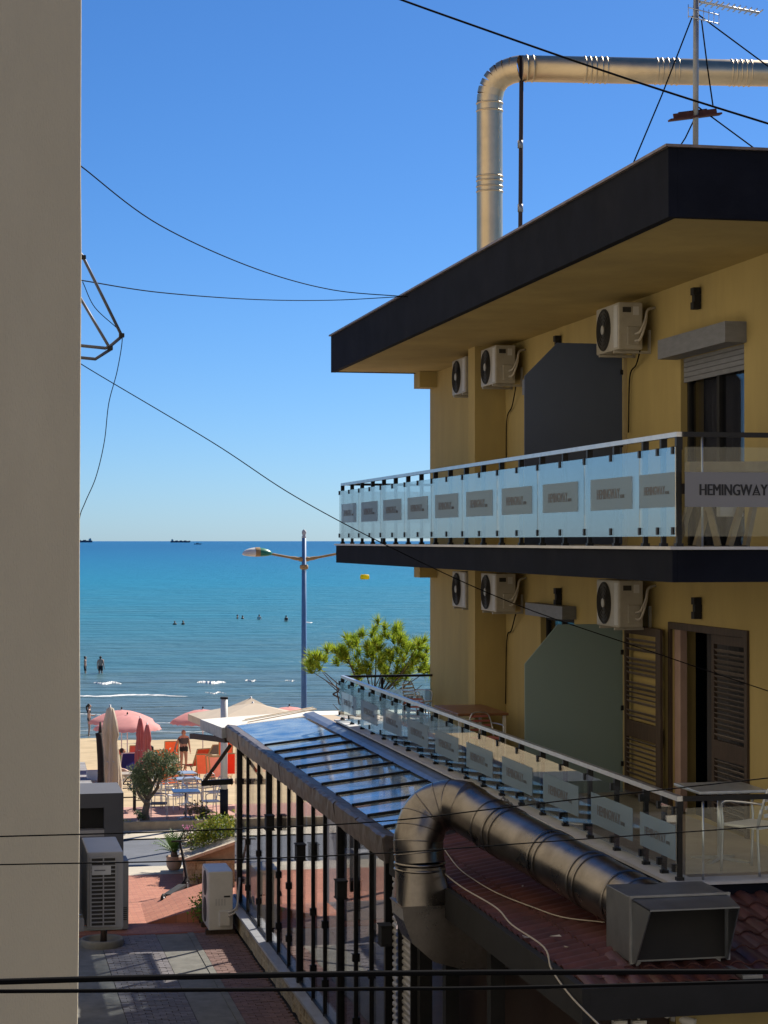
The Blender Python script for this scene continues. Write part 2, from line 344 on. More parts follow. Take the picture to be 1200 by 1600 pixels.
# individual pavers
brick_me = MB().cbox((0, 0, 0), 0.19, 0.096, 0.03, bev=0.006).mesh('paver', PAVE)
brick_me2 = MB().cbox((0, 0, 0), 0.19, 0.096, 0.03, bev=0.006).mesh('paver', PAVER)
def pavers(bed, me, x0, x1, y0, y1, obj_max, m, fac):
    n = 0; rest = MB(); j = 0; y = y0; L = wloc(bed)
    while y < y1:
        x = x0 + (0.05 if j % 2 else 0.0); k = 0
        xs = x0 - (0.1 if j % 2 else 0)
        while xs < x1 - 0.02:
            a, b = max(xs, x0), min(xs + 0.2, x1)
            if b - a > 0.05:
                c = (0.5 * (a + b) + random.uniform(-.003, .003), y + 0.05, 2.845 + random.uniform(-0.004, 0.004))
                tilt = (random.uniform(-.012, .012), random.uniform(-.012, .012), random.uniform(-.02, .02))
                if n < obj_max and y > 26.0:
                    o = link('paver', me, bed, c, tilt); o.scale.x = (b - a) / 0.2; n += 1
                else: rest.cbox(c, (b - a) - 0.01, 0.09, 0.03)
            xs += 0.2
        y += 0.1; j += 1
    r = rest.build('far_pavers', m, bed); r['kind'] = 'stuff'
pavers(pb, brick_me, 2.29, 3.285, 24.0, 35.2, 300, PAVE, 1)
pavers(pb2, brick_me2, 3.955, 4.70, 24.0, 35.2, 150, PAVER, 1)
# red paved forecourt, road, kerbs, terrace
struct('red_forecourt', sheet([35.28, 38, 42.0], -30, 30, 0.02), REDP, 'red brick paved forecourt at the end of the alley', 'pavement')
struct('forecourt_edge', MB().box(-3, 4.7, 35.18, 35.28, 2.78, 2.872), mat('red_edge', (0.30, 0.11, 0.075), 0.8), 'red brick edge step of the forecourt', 'kerb')
struct('near_sidewalk', sheet([42.0, 43.8], -60, 60, 0.02), PALEC, 'pale concrete strip before the promenade road', 'pavement')
struct('promenade_road', sheet([43.8, 44, 48.0], -120, 120, 0.0), ROADM, 'grey promenade road crossing behind the forecourt', 'road')
struct('far_sidewalk', sheet([48.0, 49.4], -120, 120, 0.03), PALEC, 'pale concrete sidewalk beyond the road', 'pavement')
struct('planter_kerb', MB().box(-40, 60, 49.4, 49.62, 2.5, 2.84), mat('stone_kerb', (0.36, 0.28, 0.19), 0.85, var=0.25, scale=5, stain=(0.2, 0.15, 0.1), sscale=2), 'low stone kerb along the terrace planting', 'kerb')
struct('terrace', sheet([50.5, 54.5], -60, 60, 0.035), TERR, 'red paved terrace with cafe tables', 'pavement')
SOIL = mat('soil', (0.13, 0.085, 0.05), 0.95, var=0.3, scale=6, bump=0.6, bscale=20)
struct('planting_strip', sheet([49.6, 50.5], -60, 60, 0.12), SOIL, 'strip of soil behind the kerb', 'soil')
# ramp wedge and stone planter
rp = MB(); rp.add([(3.22, 36.2, gz(36.2) + 0.021), (4.75, 36.2, 3.25), (4.75, 38.4, 3.25), (3.3, 38.4, gz(38.4) + 0.021), (3.22, 36.2, 2.7), (4.75, 36.2, 2.7), (4.75, 38.4, 2.7), (3.3, 38.4, 2.7)],
       [(0, 1, 2, 3), (0, 4, 5, 1), (1, 5, 6, 2), (2, 6, 7, 3), (3, 7, 4, 0)])
struct('entrance_ramp', rp, REDP, 'red paved ramp rising to the glass veranda', 'ramp')

# ---- sea
def seamat():
    m = bpy.data.materials.new('sea_water'); m.use_nodes = True; n = m.node_tree.nodes; l = m.node_tree.links
    b = n['Principled BSDF']; b.inputs['Roughness'].default_value = 0.32; b.inputs['IOR'].default_value = 1.33; b.inputs['Specular IOR Level'].default_value = 0.22
    tc = n.new('ShaderNodeTexCoord'); sp = n.new('ShaderNodeSeparateXYZ'); l.new(tc.outputs['Object'], sp.inputs[0])
    # perturb the distance so that colour bands are uneven
    nz = n.new('ShaderNodeTexNoise'); nz.inputs['Scale'].default_value = 1.0; nz.inputs['Detail'].default_value = 4
    mp = n.new('ShaderNodeMapping'); mp.inputs['Scale'].default_value = (0.006, 0.03, 1); l.new(tc.outputs['Object'], mp.inputs[0]); l.new(mp.outputs[0], nz.inputs['Vector'])
    lg = n.new('ShaderNodeMath'); lg.operation = 'LOGARITHM'; lg.inputs[1].default_value = 10; l.new(sp.outputs['Y'], lg.inputs[0])
    ma = n.new('ShaderNodeMath'); ma.operation = 'MULTIPLY_ADD'; l.new(nz.outputs['Fac'], ma.inputs[0]); ma.inputs[1].default_value = 0.32; l.new(lg.outputs[0], ma.inputs[2])
    mr = n.new('ShaderNodeMapRange'); mr.inputs['From Min'].default_value = 2.07; mr.inputs['From Max'].default_value = 3.6; l.new(ma.outputs[0], mr.inputs['Value'])
    cr = n.new('ShaderNodeValToRGB'); e = cr.color_ramp
    e.elements[0].position = 0.0; e.elements[0].color = (0.135, 0.135, 0.095, 1)
    e.elements[1].position = 1.0; e.elements[1].color = (0.006, 0.11, 0.235, 1)
    for p, c in ((0.10, (0.085, 0.125, 0.125)), (0.22, (0.05, 0.155, 0.18)), (0.36, (0.03, 0.175, 0.225)), (0.50, (0.012, 0.19, 0.28)), (0.75, (0.009, 0.145, 0.27))):
        q = e.elements.new(p); q.color = (*c, 1)
    l.new(mr.outputs[0], cr.inputs[0])
    # ripples: small streaks lighter / darker and bump
    def rip(sx, sy, det):
        mp2 = n.new('ShaderNodeMapping'); mp2.inputs['Scale'].default_value = (sx, sy, 1); l.new(tc.outputs['Object'], mp2.inputs[0])
        q = n.new('ShaderNodeTexNoise'); q.inputs['Scale'].default_value = 1; q.inputs['Detail'].default_value = det; l.new(mp2.outputs[0], q.inputs['Vector']); return q
    r1 = rip(0.32, 0.9, 7); r2 = rip(0.07, 0.17, 6)
    ad = n.new('ShaderNodeMath'); ad.operation = 'MULTIPLY_ADD'; l.new(r2.outputs['Fac'], ad.inputs[0]); ad.inputs[1].default_value = 2.5; l.new(r1.outputs['Fac'], ad.inputs[2])
    bp = n.new('ShaderNodeBump'); bp.inputs['Strength'].default_value = 0.9; bp.inputs['Distance'].default_value = 0.85; l.new(ad.outputs[0], bp.inputs['Height']); l.new(bp.outputs['Normal'], b.inputs['Normal'])
    l.new(cr.outputs[0], b.inputs['Base Color'])
    return m
SEA = seamat()
sm = MB(); vs = []; fs = []
yy = [95]; 
while yy[-1] < 40000: yy.append(yy[-1] * 1.06 + 0.5)
for y in yy:
    for x in (-1, 1): vs.append((x * (200 + y * 1.5), y, 0))
for j in range(len(yy) - 1): fs.append((2 * j, 2 * j + 1, 2 * j + 3, 2 * j + 2))
sea = struct('sea', sm.add(vs, fs), SEA, 'blue green sea reaching to the horizon', 'sea')
FOAM = mat('foam', (0.75, 0.75, 0.72), 0.9, var=0.2, scale=2)
def foam(px0, px1, py, h, name='foam_crest'):
    mb = MB(); n = 40; a = PZ(px0, py, 0); b = PZ(px1, py, 0); pts = []
    vs = []; fs = []
    for i in range(n + 1):
        t = i / n; p = a.lerp(b, t); env = max(0.05, math.sin(math.pi * min(1, max(0, t))) ** 0.5)
        w = (0.7 + 0.4 * random.random()) * env * h * 2.0; hh = 0.45 * h * env * (0.7 + 0.4 * random.random()); yo = 0.6 * math.sin(t * 9 + px0) + random.uniform(-.15, .15)
        vs += [(p.x, p.y + yo - w, -0.02), (p.x, p.y + yo - 0.2 * w, hh), (p.x, p.y + yo + w * 1.6, -0.02)]
        if i: k = 3 * i; fs += [(k - 3, k, k + 1, k - 2), (k - 2, k + 1, k + 2, k - 1)]
    o = mb.add(vs, fs, True).build(name, FOAM, sea); o['kind'] = 'stuff'
for a in ((146, 190, 1068, .3), (308, 354, 1067, .34), (383, 402, 1064, .18), (90, 292, 1087, .16), (322, 352, 1083, .14), (446, 462, 1064, .1), (470, 490, 973, .25), (60, 200, 1117, .05), (230, 400, 1128, .05), (100, 420, 1142, .03)):
    foam(*a)

# ================================================================== HOTEL
XB, Y0, Y1, XW = 6.3, 17.17, 34.0, 8.0
S2T, S2B, S1T, S1B, RB, RT = 9.747, 9.43, 6.69, 6.34, 12.74, 13.36
YW0, YW1 = 18.62, 34.08
hotel = thing('hotel', 'yellow three storey hotel with dark slab edges and glass balconies', 'building', (10, 26, 2.85))
def strips(mb, x0, x1, ya, yb, za, zb, ops):
    cuts = sorted({ya, yb, *[o[0] for o in ops], *[o[1] for o in ops]})
    for a, b in zip(cuts, cuts[1:]):
        o = [q for q in ops if q[0] <= a + 1e-6 and q[1] >= b - 1e-6]
        if not o: mb.box(x0, x1, a, b, za, zb)
        else:
            q = o[0]
            if q[2] > za + 0.01: mb.box(x0, x1, a, b, za, q[2])
            if q[3] < zb - 0.01: mb.box(x0, x1, a, b, q[3], zb)
DU = (19.62, 21.52); DL = (19.58, 21.80); D2 = (25.6, 27.2)
w = MB(); strips(w, XW, XW + 0.28, YW0, YW1, S2T - 0.2, RB + 0.02, [(*DU, S2T - 0.2, 11.88), (*D2, S2T - 0.2, 11.88)]); w.build('upper_wall', YEL, hotel)
w = MB(); strips(w, XW, XW + 0.28, YW0, YW1, S1T - 0.2, S2B + 0.02, [(*DL, S1T - 0.2, 8.78), (*D2, S1T - 0.2, 8.74)]); w.build('lower_wall', YEL, hotel)
for nm, za, zb in (('upper_front_wall', S2T - 0.2, RB + 0.02), ('lower_front_wall', S1T - 0.2, S2B + 0.02)):
    MB().box(XW + 0.003, 18, YW0 - 0.25, YW0 - 0.003, za, zb).build(nm, YEL, hotel)
    MB().box(XW + 0.28, 18, YW1 - 0.25, YW1 - 0.003, za, zb).build(nm.replace('front', 'sea'), YEL, hotel)
MB().box(17.75, 18, YW0, YW1 - 0.25, 2.8, RB).build('rear_wall', YEL, hotel)
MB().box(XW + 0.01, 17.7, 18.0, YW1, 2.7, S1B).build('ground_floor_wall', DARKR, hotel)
# roof slab, fascia
rf = MB().box(6.29, 19, Y0 - 0.10, Y1 - 0.13, RB, RB + 0.3).build('roof', YEL, hotel)
rt = MB().box(6.29, 19, Y0 - 0.10, Y1 - 0.13, RB + 0.3, RT - 0.12); rt.build('roof_deck', CONC, rf)
fb = MB(); fb.box(6.20, 6.288, Y0 - 0.19, Y1 - 0.04, RB - 0.012, RT)
fb.build('side_fascia', DGREY, rf); MB().box(6.29, 19.1, Y0 - 0.19, Y0 - 0.102, RB - 0.01, RT - 0.002).build('front_fascia', DGREY, rf)
MB().box(6.29, 19.1, Y1 - 0.128, Y1 - 0.042, RB - 0.01, RT - 0.002).build('sea_fascia', DGREY, rf)
CAP = mat('roof_cap', (0.20, 0.16, 0.15), 0.5, 0.3, var=0.3, scale=6)
cp = MB(); cp.box(6.165, 6.33, Y0 - 0.225, Y1 - 0.01, RT, RT + 0.025); cp.build('roof_edge_cap', CAP, rf)
MB().box(6.33, 19.12, Y0 - 0.225, Y0 - 0.06, RT + 0.001, RT + 0.026).build('roof_edge_cap', CAP, rf)
# slabs
def slab(nm, zt, zb, y1):
    s_ = MB().box(XB + 0.05, XW + 0.2, Y0 + 0.05, y1 - 0.05, zb, zt - 0.03).build(nm, YEL, hotel)
    MB().box(XW + 0.2, 18.0, Y0 + 0.05, YW0 + 0.1, zb, zt - 0.03).build('slab_return', YEL, s_)
    MB().box(XB, XB + 0.048, Y0, y1, zb - 0.01, zt - 0.03).build('slab_edge', DGREY, s_)
    MB().box(XB + 0.05, 18, Y0, Y0 + 0.048, zb - 0.01, zt - 0.032).build('slab_edge', DGREY, s_)
    MB().box(XB + 0.05, 18, y1 - 0.048, y1, zb - 0.01, zt - 0.032).build('slab_edge', DGREY, s_)
    MB().box(XB - 0.03, XB + 0.25, Y0 - 0.03, y1 + 0.03, zt - 0.028, zt).build('white_ledge', WEDGE, s_)
    MB().box(XB + 0.25, 18, Y0 - 0.03, Y0 + 0.25, zt - 0.028, zt - 0.001).build('white_ledge', WEDGE, s_)
    MB().box(XB + 0.25, XW, Y0 + 0.25, y1, zt - 0.028, zt - 0.004).build('floor_tiles', mat('balcony_floor', (0.33, 0.28, 0.23), 0.5, var=0.15, scale=3), s_)
    return s_
slab('balcony_slab', S2T, S2B, Y1); slab('terrace_slab', S1T, S1B, Y1)
# pilaster + end stubs
for za, zb in ((S2T, RB), (S1T, S2B)):
    MB().box(7.52, XW - 0.002, 29.07, 29.47, za - 0.03, zb + 0.01).build('pilaster', YEL, hotel)
    MB().box(7.69, XW - 0.002, 33.55, 34.0, zb - 0.27, zb - 0.003).build('beam_stub', YEL, hotel)
# doors
def door(ya, yb, za, zb, kind):
    d = MB()
    t = 0.06
    d.box(XW + 0.08, XW + 0.16, ya, ya + t, za, zb); d.box(XW + 0.08, XW + 0.16, yb - t, yb, za, zb); d.box(XW + 0.08, XW + 0.16, ya + t, yb - t, zb - t, zb)
    d.box(XW + 0.08, XW + 0.16, (ya + yb) / 2 - 0.04, (ya + yb) / 2 + 0.04, za, zb - t)
    o = d.build('balcony_door', BLKM, hotel)
    m = (ya + yb) / 2
    for a, b in ((ya + t, m - 0.04), (m + 0.04, yb - t)): MB().box(XW + 0.11, XW + 0.125, a, b, za, zb - t).build('pane', DGL, o)
    return o
def curtain(par, ya, yb, za, zb, m):
    n = 28; mb = MB(); vs = []; fs = []
    for i in range(n + 1):
        y = ya + (yb - ya) * i / n; x = XW + 0.30 + 0.025 * math.sin(i * 1.35) 
        vs += [(x, y, za), (x, y, zb)]
        if i: fs.append((2 * i - 2, 2 * i, 2 * i + 1, 2 * i - 1))
    mb.add(vs, fs, True).build('curtain', m, par)
d1 = door(*DU, S2T - 0.02, 11.88, 0)
curtain(d1, 19.65, 20.25, S2T, 11.8, WCURT); curtain(d1, 20.3, 21.5, S2T, 11.8, CURT)
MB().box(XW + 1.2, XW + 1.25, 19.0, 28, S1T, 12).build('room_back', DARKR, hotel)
# roller shutter box above upper door
bx_ = MB().box(7.76, XW - 0.002, 19.55, 21.62, 11.88, 12.10).build('roller_box', PVC, d1)
for k in range(5):
    MB().box(XW + 0.03, XW + 0.06, DU[0] + 0.02, DU[1] - 0.02, 11.84 - k * 0.058, 11.892 - k * 0.058).build('shutter_slat', PVC, d1)
d2 = door(*D2, S2T - 0.02, 11.88, 0)
MB().box(7.76, XW - 0.002, 25.5, 27.3, 11.88, 12.10).build('roller_box', PVC, d2)
d4 = door(*D2, S1T - 0.02, 8.74, 0); MB().box(7.80, XW - 0.002, 25.5, 27.3, 8.745, 8.92).build('lintel_box', PVC, d4)
# lower door with wooden louvred shutters
d3 = MB()
d3.box(XW - 0.03, XW + 0.1, DL[0] - 0.08, DL[0] - 0.002, S1T, 8.86); d3.box(XW - 0.03, XW + 0.1, DL[1] + 0.002, DL[1] + 0.08, S1T, 8.86); d3.box(XW - 0.03, XW + 0.1, DL[0] - 0.002, DL[1] + 0.002, 8.78, 8.86)
d3 = d3.build('louvred_door', WOODD, hotel)
curtain(d3, 19.6, 21.5, S1T, 8.78, CURT)
MB().box(XW + 0.02, XW + 0.10, 21.60, 21.795, S1T, 8.775).build('inner_jamb', mat('pink_jamb', (0.36, 0.25, 0.22), 0.8), d3)
def leaf(ya, yb, x, n=24):
    mb = MB(); z0, z1 = S1T + 0.03, 8.77; t = 0.075
    mb.box(x - 0.02, x + 0.02, ya, ya + t, z0, z1); mb.box(x - 0.02, x + 0.02, yb - t, yb, z0, z1)
    for a, b in ((z0, z0 + 0.1), (7.42, 7.62), (z1 - 0.1, z1)): mb.box(x - 0.02, x + 0.02, ya + t, yb - t, a, b)
    o = mb.build('shutter_leaf', WOODD, hotel)
    me = MB().cbox((0, 0, 0), 0.05, yb - ya - 2 * t - 0.004, 0.008, Euler((0, R(38), 0)).to_matrix()).mesh('louvre_slat', LOUV)
    L = wloc(hotel)
    z = z0 + 0.14
    while z < z1 - 0.12:
        if not (7.39 < z < 7.65) and random.random() > 0.06:
            link('louvre_slat', me, o, Vector((x, (ya + yb) / 2, z)) - L, (0, random.uniform(-.12, .12), 0))
        z += 0.058
    return o
leaf(19.62, 20.66, XW + 0.05); leaf(22.05, 23.25, XW - 0.075)
MB().box(XW - 0.13, XW - 0.10, 21.86, 22.02, S1T + 0.03, 8.77).build('folded_leaf', WOODD, hotel)
# under-eave wall pipe on screen edge
for z0, z1 in ((S2T, 12.3), (S1T, 8.85)):
    MB().box(XW - 0.04, XW - 0.002, 23.40, 23.43, z0, z1).build('wall_channel', mat('cream_channel', (0.42, 0.34, 0.2), 0.7), hotel)

# privacy screens
def screen(zlo, zt, zc, m, label):
    y = 23.46; p = [(6.70, y, zlo), (7.955, y, zlo), (7.955, y, zt), (7.12, y, zt), (6.70, y, zc)]
    t = thing('privacy_screen', label, 'screen', (7.35, y, zlo))
    MB().poly(p, (0, 0.025, 0)).build('panel', m, t)
    for z in (zlo + 0.35, zt - 0.35, (zlo + zt) / 2): MB().box(7.93, 7.998, y - 0.02, y + 0.045, z - 0.03, z + 0.03).build('wall_clip', BLK, t)
screen(S2T + 0.003, 12.24, 11.82, SCREEN, 'opaque grey privacy screen with cut corner on the upper balcony')
screen(S1T + 0.003, 8.77, 8.29, WFROST, 'frosted green glass privacy screen with cut corner on the lower balcony')

# sconces
def sconce(y, z, label):
    t = thing('wall_lamp', label, 'wall lamp', (XW, y, z), 0, 'black wall lamps on the hotel')
    for q0_, q1_ in ((0.04, 0.12), (-0.12, -0.04)): MB().box(XW - 0.095, XW - 0.012, y - 0.05, y + 0.05, z + q0_, z + q1_).build('shade', BLKM, t)
    MB().box(XW - 0.08, XW - 0.001, y - 0.042, y + 0.042, z - 0.041, z + 0.041).build('bracket', BLKM, t)
sconce(20.9, 12.50, 'black wall lamp above the upper roller shutter door')
sconce(26.2, 12.50, 'black wall lamp above the grey privacy screen')
sconce(26.2, 9.03, 'black wall lamp above the frosted glass screen')
sconce(20.9, 9.05, 'black wall lamp above the louvred shutters')

# ---- wall mounted air conditioners
def make_ac():
    t = thing('air_conditioner', 'x', 'air conditioner', (0, 0, 0), 0, 'air conditioners on the hotel wall')
    W, D, H = 0.86, 0.30, 0.56
    MB().cbox((0, 0, H / 2), W, D, H, bev=0.018).build('casing', ACW, t, False)
    g = MB(); cx, cz, r = -0.12, H / 2, 0.235
    g.tube([(cx, -D / 2 - 0.004, cz), (cx, -D / 2 - 0.012, cz)], r + 0.02, 28)
    go = g.build('fan_grille', ACD, t, False)
    for rr in (0.235, 0.19, 0.145, 0.10):
        q = MB(); q.tube([(cx + rr * math.cos(a), -D / 2 - 0.018, cz + rr * math.sin(a)) for a in [i * math.pi / 12 for i in range(25)]], 0.006, 5, False); q.build('grille_ring', ACD, go, False)
    MB().tube([(cx, -D / 2 - 0.012, cz), (cx, -D / 2 - 0.026, cz)], 0.055, 16).build('badge', ACW, go, False)
    MB().box(W / 2 - 0.17, W / 2 - 0.03, -D / 2 - 0.006, -D / 2 + 0.01, 0.03, H - 0.03).build('front_panel', WEDGE, t, False)
    v = MB(); v.cbox((W / 2 + 0.012, 0.03, 0.16), 0.03, 0.15, 0.22, bev=0.008); v.build('valve_cover', ACW, t, False)
    v = MB(); v.box(W / 2 - 0.002, W / 2 + 0.012, -0.10, 0.0, H - 0.12, H - 0.06); v.build('handle_recess', ACD, t, False)
    v = MB(); v.box(W / 2 - 0.002, W / 2 + 0.006, 0.03, 0.10, H - 0.15, H - 0.05); v.build('rating_label', WEDGE, t, False)
    p = MB()
    for k in (0, 1): p.tube(catm([(W / 2 + 0.02, 0.05, 0.10 + 0.08 * k), (W / 2 + 0.09, 0.09, 0.12 + 0.09 * k), (W / 2 + 0.10, 0.15, 0.30 + 0.05 * k), (W / 2 + 0.06, 0.19, 0.46), (W / 2 + 0.02, 0.30, 0.50)], 6), 0.016, 6)
    p.build('pipe', ACP, t, False)
    for sx in (-0.28, 0.28):
        b = MB(); b.bar((sx, -0.16, -0.018), (sx, 0.30, -0.018), 0.035, 0.03); b.bar((sx, 0.285, -0.03), (sx, 0.285, 0.25), 0.035, 0.03); b.build('bracket', ACW, t, False)
    return t
ac0 = make_ac()
acs = [(22.82, 12.07, 'highest air conditioner nearest the roller shutter box, upper row right'), (28.40, 12.10, 'air conditioner beside the pilaster under the roof, middle of upper row'), (30.20, 12.10, 'air conditioner half hidden behind the pilaster under the roof'),
       (22.82, 8.77, 'air conditioner above the open louvred shutter, lower row right'), (28.40, 8.76, 'air conditioner beside the pilaster under the balcony slab, middle of lower row'), (30.20, 8.76, 'air conditioner half hidden behind the pilaster under the balcony slab')]
for i, (y, z, lb) in enumerate(acs):
    if i == 0: ac0.location = (7.70, y, z); ac0.rotation_euler = (0, 0, -R(90)); ac0['label'] = lb
    else: dup(ac0, (7.70, y, z), -R(90), lb)

# ---- balcony railings
NAME_S = text_mesh('HEMINGW', 0.15, LETG, 0.001, 0.03)
def lettering(size, m, bold=0.016):
    """HEMINGWAY with a triangle A, origin left-bottom, in the local x/z plane facing -y."""
    tm = text_mesh('HEMINGW', size, m, 0.001, 0.0); ty = text_mesh('Y', size, m, 0.001, 0.0); th = text_mesh('HOTEL', size * 0.36, m, 0.001, 0.0)
    def ext(me): xs = [v.co.x for v in me.vertices]; return min(xs), max(xs)
    mb = MB(); x = 0; sq = 0.80
    def put(me, x0, zo=0.0):
        a, b = ext(me)
        for q in range(4): mb.add([(x0 + (v.co.x - a) * sq + 0.021 * size * q * (0.4 if me is th else 1), v.co.z - 0.0002 * q, v.co.y + zo) for v in me.vertices], [list(p.vertices) for p in me.polygons])
        return x0 + (b - a) * sq + 0.04 * size
    x = put(tm, 0) + 0.01 * size; h = size * 0.70
    wA = 0.62 * size; y = -0.001
    # triangle A: frame with stripes
    mb.poly([(x, y, 0), (x + wA / 2, y, h), (x + wA / 2, y, h * 0.62), (x + wA * 0.26, y, h * 0.17), (x + wA * 0.26, y, 0)], (0, 0.002, 0))
    mb.poly([(x + wA, y, 0), (x + wA / 2, y, h), (x + wA / 2, y, h * 0.62), (x + wA * 0.74, y, h * 0.17), (x + wA * 0.74, y, 0)], (0, 0.002, 0))
    for k in range(3): mb.box(x + wA * 0.3, x + wA * 0.7, y, y + 0.002, h * (0.03 + 0.17 * k), h * (0.11 + 0.17 * k))
    x = put(ty, x + wA * 0.98); x = put(th, x + 0.14 * size, 0.0)
    bpy.data.meshes.remove(tm); bpy.data.meshes.remove(ty); bpy.data.meshes.remove(th)
    return mb, x
bpy.data.meshes.remove(NAME_S)
def railing(zr, zt, g0, g1, f0, f1, label, gm, cap):
    t = thing('balcony_railing', label, 'railing', (XB + 0.1, (Y0 + Y1) / 2, zt), 0, 'glass balcony railings')
    X = XB + 0.10; L = wloc(t)
    hr = MB(); hr.box(X - 0.028, X + 0.028, Y0 + 0.08, Y1 - 0.05, zr - 0.045, zr); hr.build('handrail', ALU, t)
    h2 = MB(); h2.box(X + 0.03, 12.0, Y0 + 0.055, Y0 + 0.105, zr - 0.045, zr); h2.build('handrail', BLK, t)
    h3 = MB(); h3.box(X + 0.03, 12.0, Y1 - 0.10, Y1 - 0.055, zr - 0.04, zr); h3.build('handrail', BLK, t)
    # posts
    n = 9; ys = [18.19 + (Y1 - 0.08 - 18.19) * i / n for i in range(n + 1)]
    post_me = MB(); H = zr - 0.045 - zt
    post_me.box(-0.022, 0.022, -0.02, 0.02, 0, H); post_me.box(-0.035, 0.035, -0.03, 0.03, 0, 0.03); post_me.cbox((-0.04, 0, g0 - zt + 0.05), 0.06, 0.045, 0.07); post_me.cbox((-0.04, 0, g1 - zt - 0.03), 0.06, 0.045, 0.07)
    post_me.box(-0.03, 0.03, -0.024, 0.024, H - 0.12, H)
    post_me = post_me.mesh('post', BLK)
    allp = [Y0 + 0.1, 17.68 + 0.0] + [y for y in ys] + [(a + b) / 2 for a, b in zip(ys, ys[1:])]
    for y in allp: link('post', post_me, t, Vector((X + 0.0, y, zt)) - L)
    xs = [7.1, 8.15, 9.3, 10.5, 11.7]
    for x in xs:
        link('post', post_me, t, Vector((x, Y1 - 0.08, zt)) - L, (0, 0, R(-90)))
    for x in (6.62, 8.2, 9.6, 11.0): link('rod', MB().tube([(0, 0, 0), (0, 0, H)], 0.011, 8).mesh('rod', ALU), t, Vector((x, Y0 + 0.08, zt)) - L)
    XG = X - 0.055
    mbL, wid = lettering(cap, LETG); meL = None
    edges = [Y0 + 0.03] + ys
    for i, (a, b) in enumerate(zip(edges, edges[1:])):
        g = MB().box(XG - 0.005, XG + 0.005, a + 0.008, b - 0.008, g0, g1).build('glass_panel', gm, t)
        fa, fb_ = (a + 0.01, b - 0.01) if i == 0 else (a + 0.12 * (b - a), b - 0.13 * (b - a))
        MB().box(XG - 0.0085, XG - 0.0055, fa, fb_, f0, f1).build('frosted_film', FILM, g)
        # lettering reads from the street: runs towards the camera (-Y)
        w = min(wid, (fb_ - fa) * 0.72); s = w / wid
        me = bpy.data.meshes.new('lettering')
        if meL is None: meL = mbL.mesh('lettering', LETG)
        yc = (fa + fb_) / 2
        o = link('lettering', meL, g, Vector((XG - 0.0105, yc + w / 2, (f0 + f1) / 2 - cap * 0.33 * s)) - L, (0, 0, -R(90))); o.scale = (s, s, s)
        bpy.data.meshes.remove(me)
    # near return: clear panels with a continuous frosted band and large name
    YG = Y0 + 0.03
    for i, (a, b) in enumerate(((XB + 0.13, 8.02), (8.06, 9.8), (9.84, 11.9))):
        g = MB().box(a, b, YG - 0.005, YG + 0.005, g0, g1).build('glass_panel', GFR, t)
        if zr > 9:
            MB().box(a, b, YG - 0.0085, YG - 0.0055, f0, f1).build('frosted_film', FILMB, g)
            if i < 2:
                ml, wl_ = lettering(0.148, LETT, 0.012); s = 0.66 / wl_ * 1.22
                o = link('lettering', ml.mesh('lettering', LETT), g, Vector((a + 0.14, YG - 0.0115, (f0 + f1) / 2 - 0.052)) - L); o.scale = (s, 1, 1)
    # sea-side return
    for i, (a, b) in enumerate(((XB + 0.13, 8.1), (8.14, 9.9), (9.94, 11.9))):
        g = MB().box(a, b, Y1 - 0.035, Y1 - 0.025, g0, g1).build('glass_panel', gm, t)
        MB().box(a + 0.05, b - 0.05, Y1 - 0.022, Y1 - 0.019, f0, f1).build('frosted_film', FILM, g)
        ml, wl_ = lettering(0.2, LETT)
        o = link('lettering', ml.mesh('lettering', LETT), g, Vector((b - 0.25, Y1 - 0.012, (f0 + f1) / 2 - 0.08)) - L, (0, 0, R(180))); o.scale = (0.9, 1, 1)
    return t
railing(10.80, S2T, 9.84, 10.66, 10.11, 10.43, 'glass railing of the upper balcony with frosted name panels', GUP, 0.145)
railing(7.46, S1T, 6.755, 7.36, 6.88, 7.20, 'glass railing of the lower balcony above the veranda roof', GLOW, 0.145)

# ================================================================== GLASS VERANDA
XG_ = 4.82; ZG0, ZG1 = 6.12, 6.40; ZL = 3.30
YV0, YV1 = 22.25, YX(367, XG_)
ver = thing('glass_veranda', 'black framed glass veranda along the hotel with sloping glass roof', 'veranda', (5.5, 29, 2.85))
STONE = mat('rubble_stone', (0.44, 0.36, 0.23), 0.9, var=0.3, scale=7, bump=0.5, bscale=25, rnd=0.25, stain=(0.16, 0.12, 0.08), sscale=3, stain_amt=0.6)
MORT = mat('mortar', (0.36, 0.32, 0.25), 0.95, var=0.2, scale=8)
def rough_stone(seed, sx, sy, sz):
    rs = random.Random(seed); bm = bmesh.new(); bmesh.ops.create_cube(bm, size=1.0)
    bmesh.ops.bevel(bm, geom=bm.edges[:], offset=0.14, segments=1, affect='EDGES')
    mb = MB(); bm.verts.index_update()
    vs = [Vector(((v.co.x + rs.uniform(-.06, .06)) * sx, (v.co.y + rs.uniform(-.06, .06)) * sy, (v.co.z + rs.uniform(-.06, .06)) * sz)) for v in bm.verts]
    mb.add(vs, [[q.index for q in f.verts] for f in bm.faces]); bm.free(); return mb.mesh('stone', STONE)
stones = [rough_stone(i, 1, 1, 1) for i in range(6)]
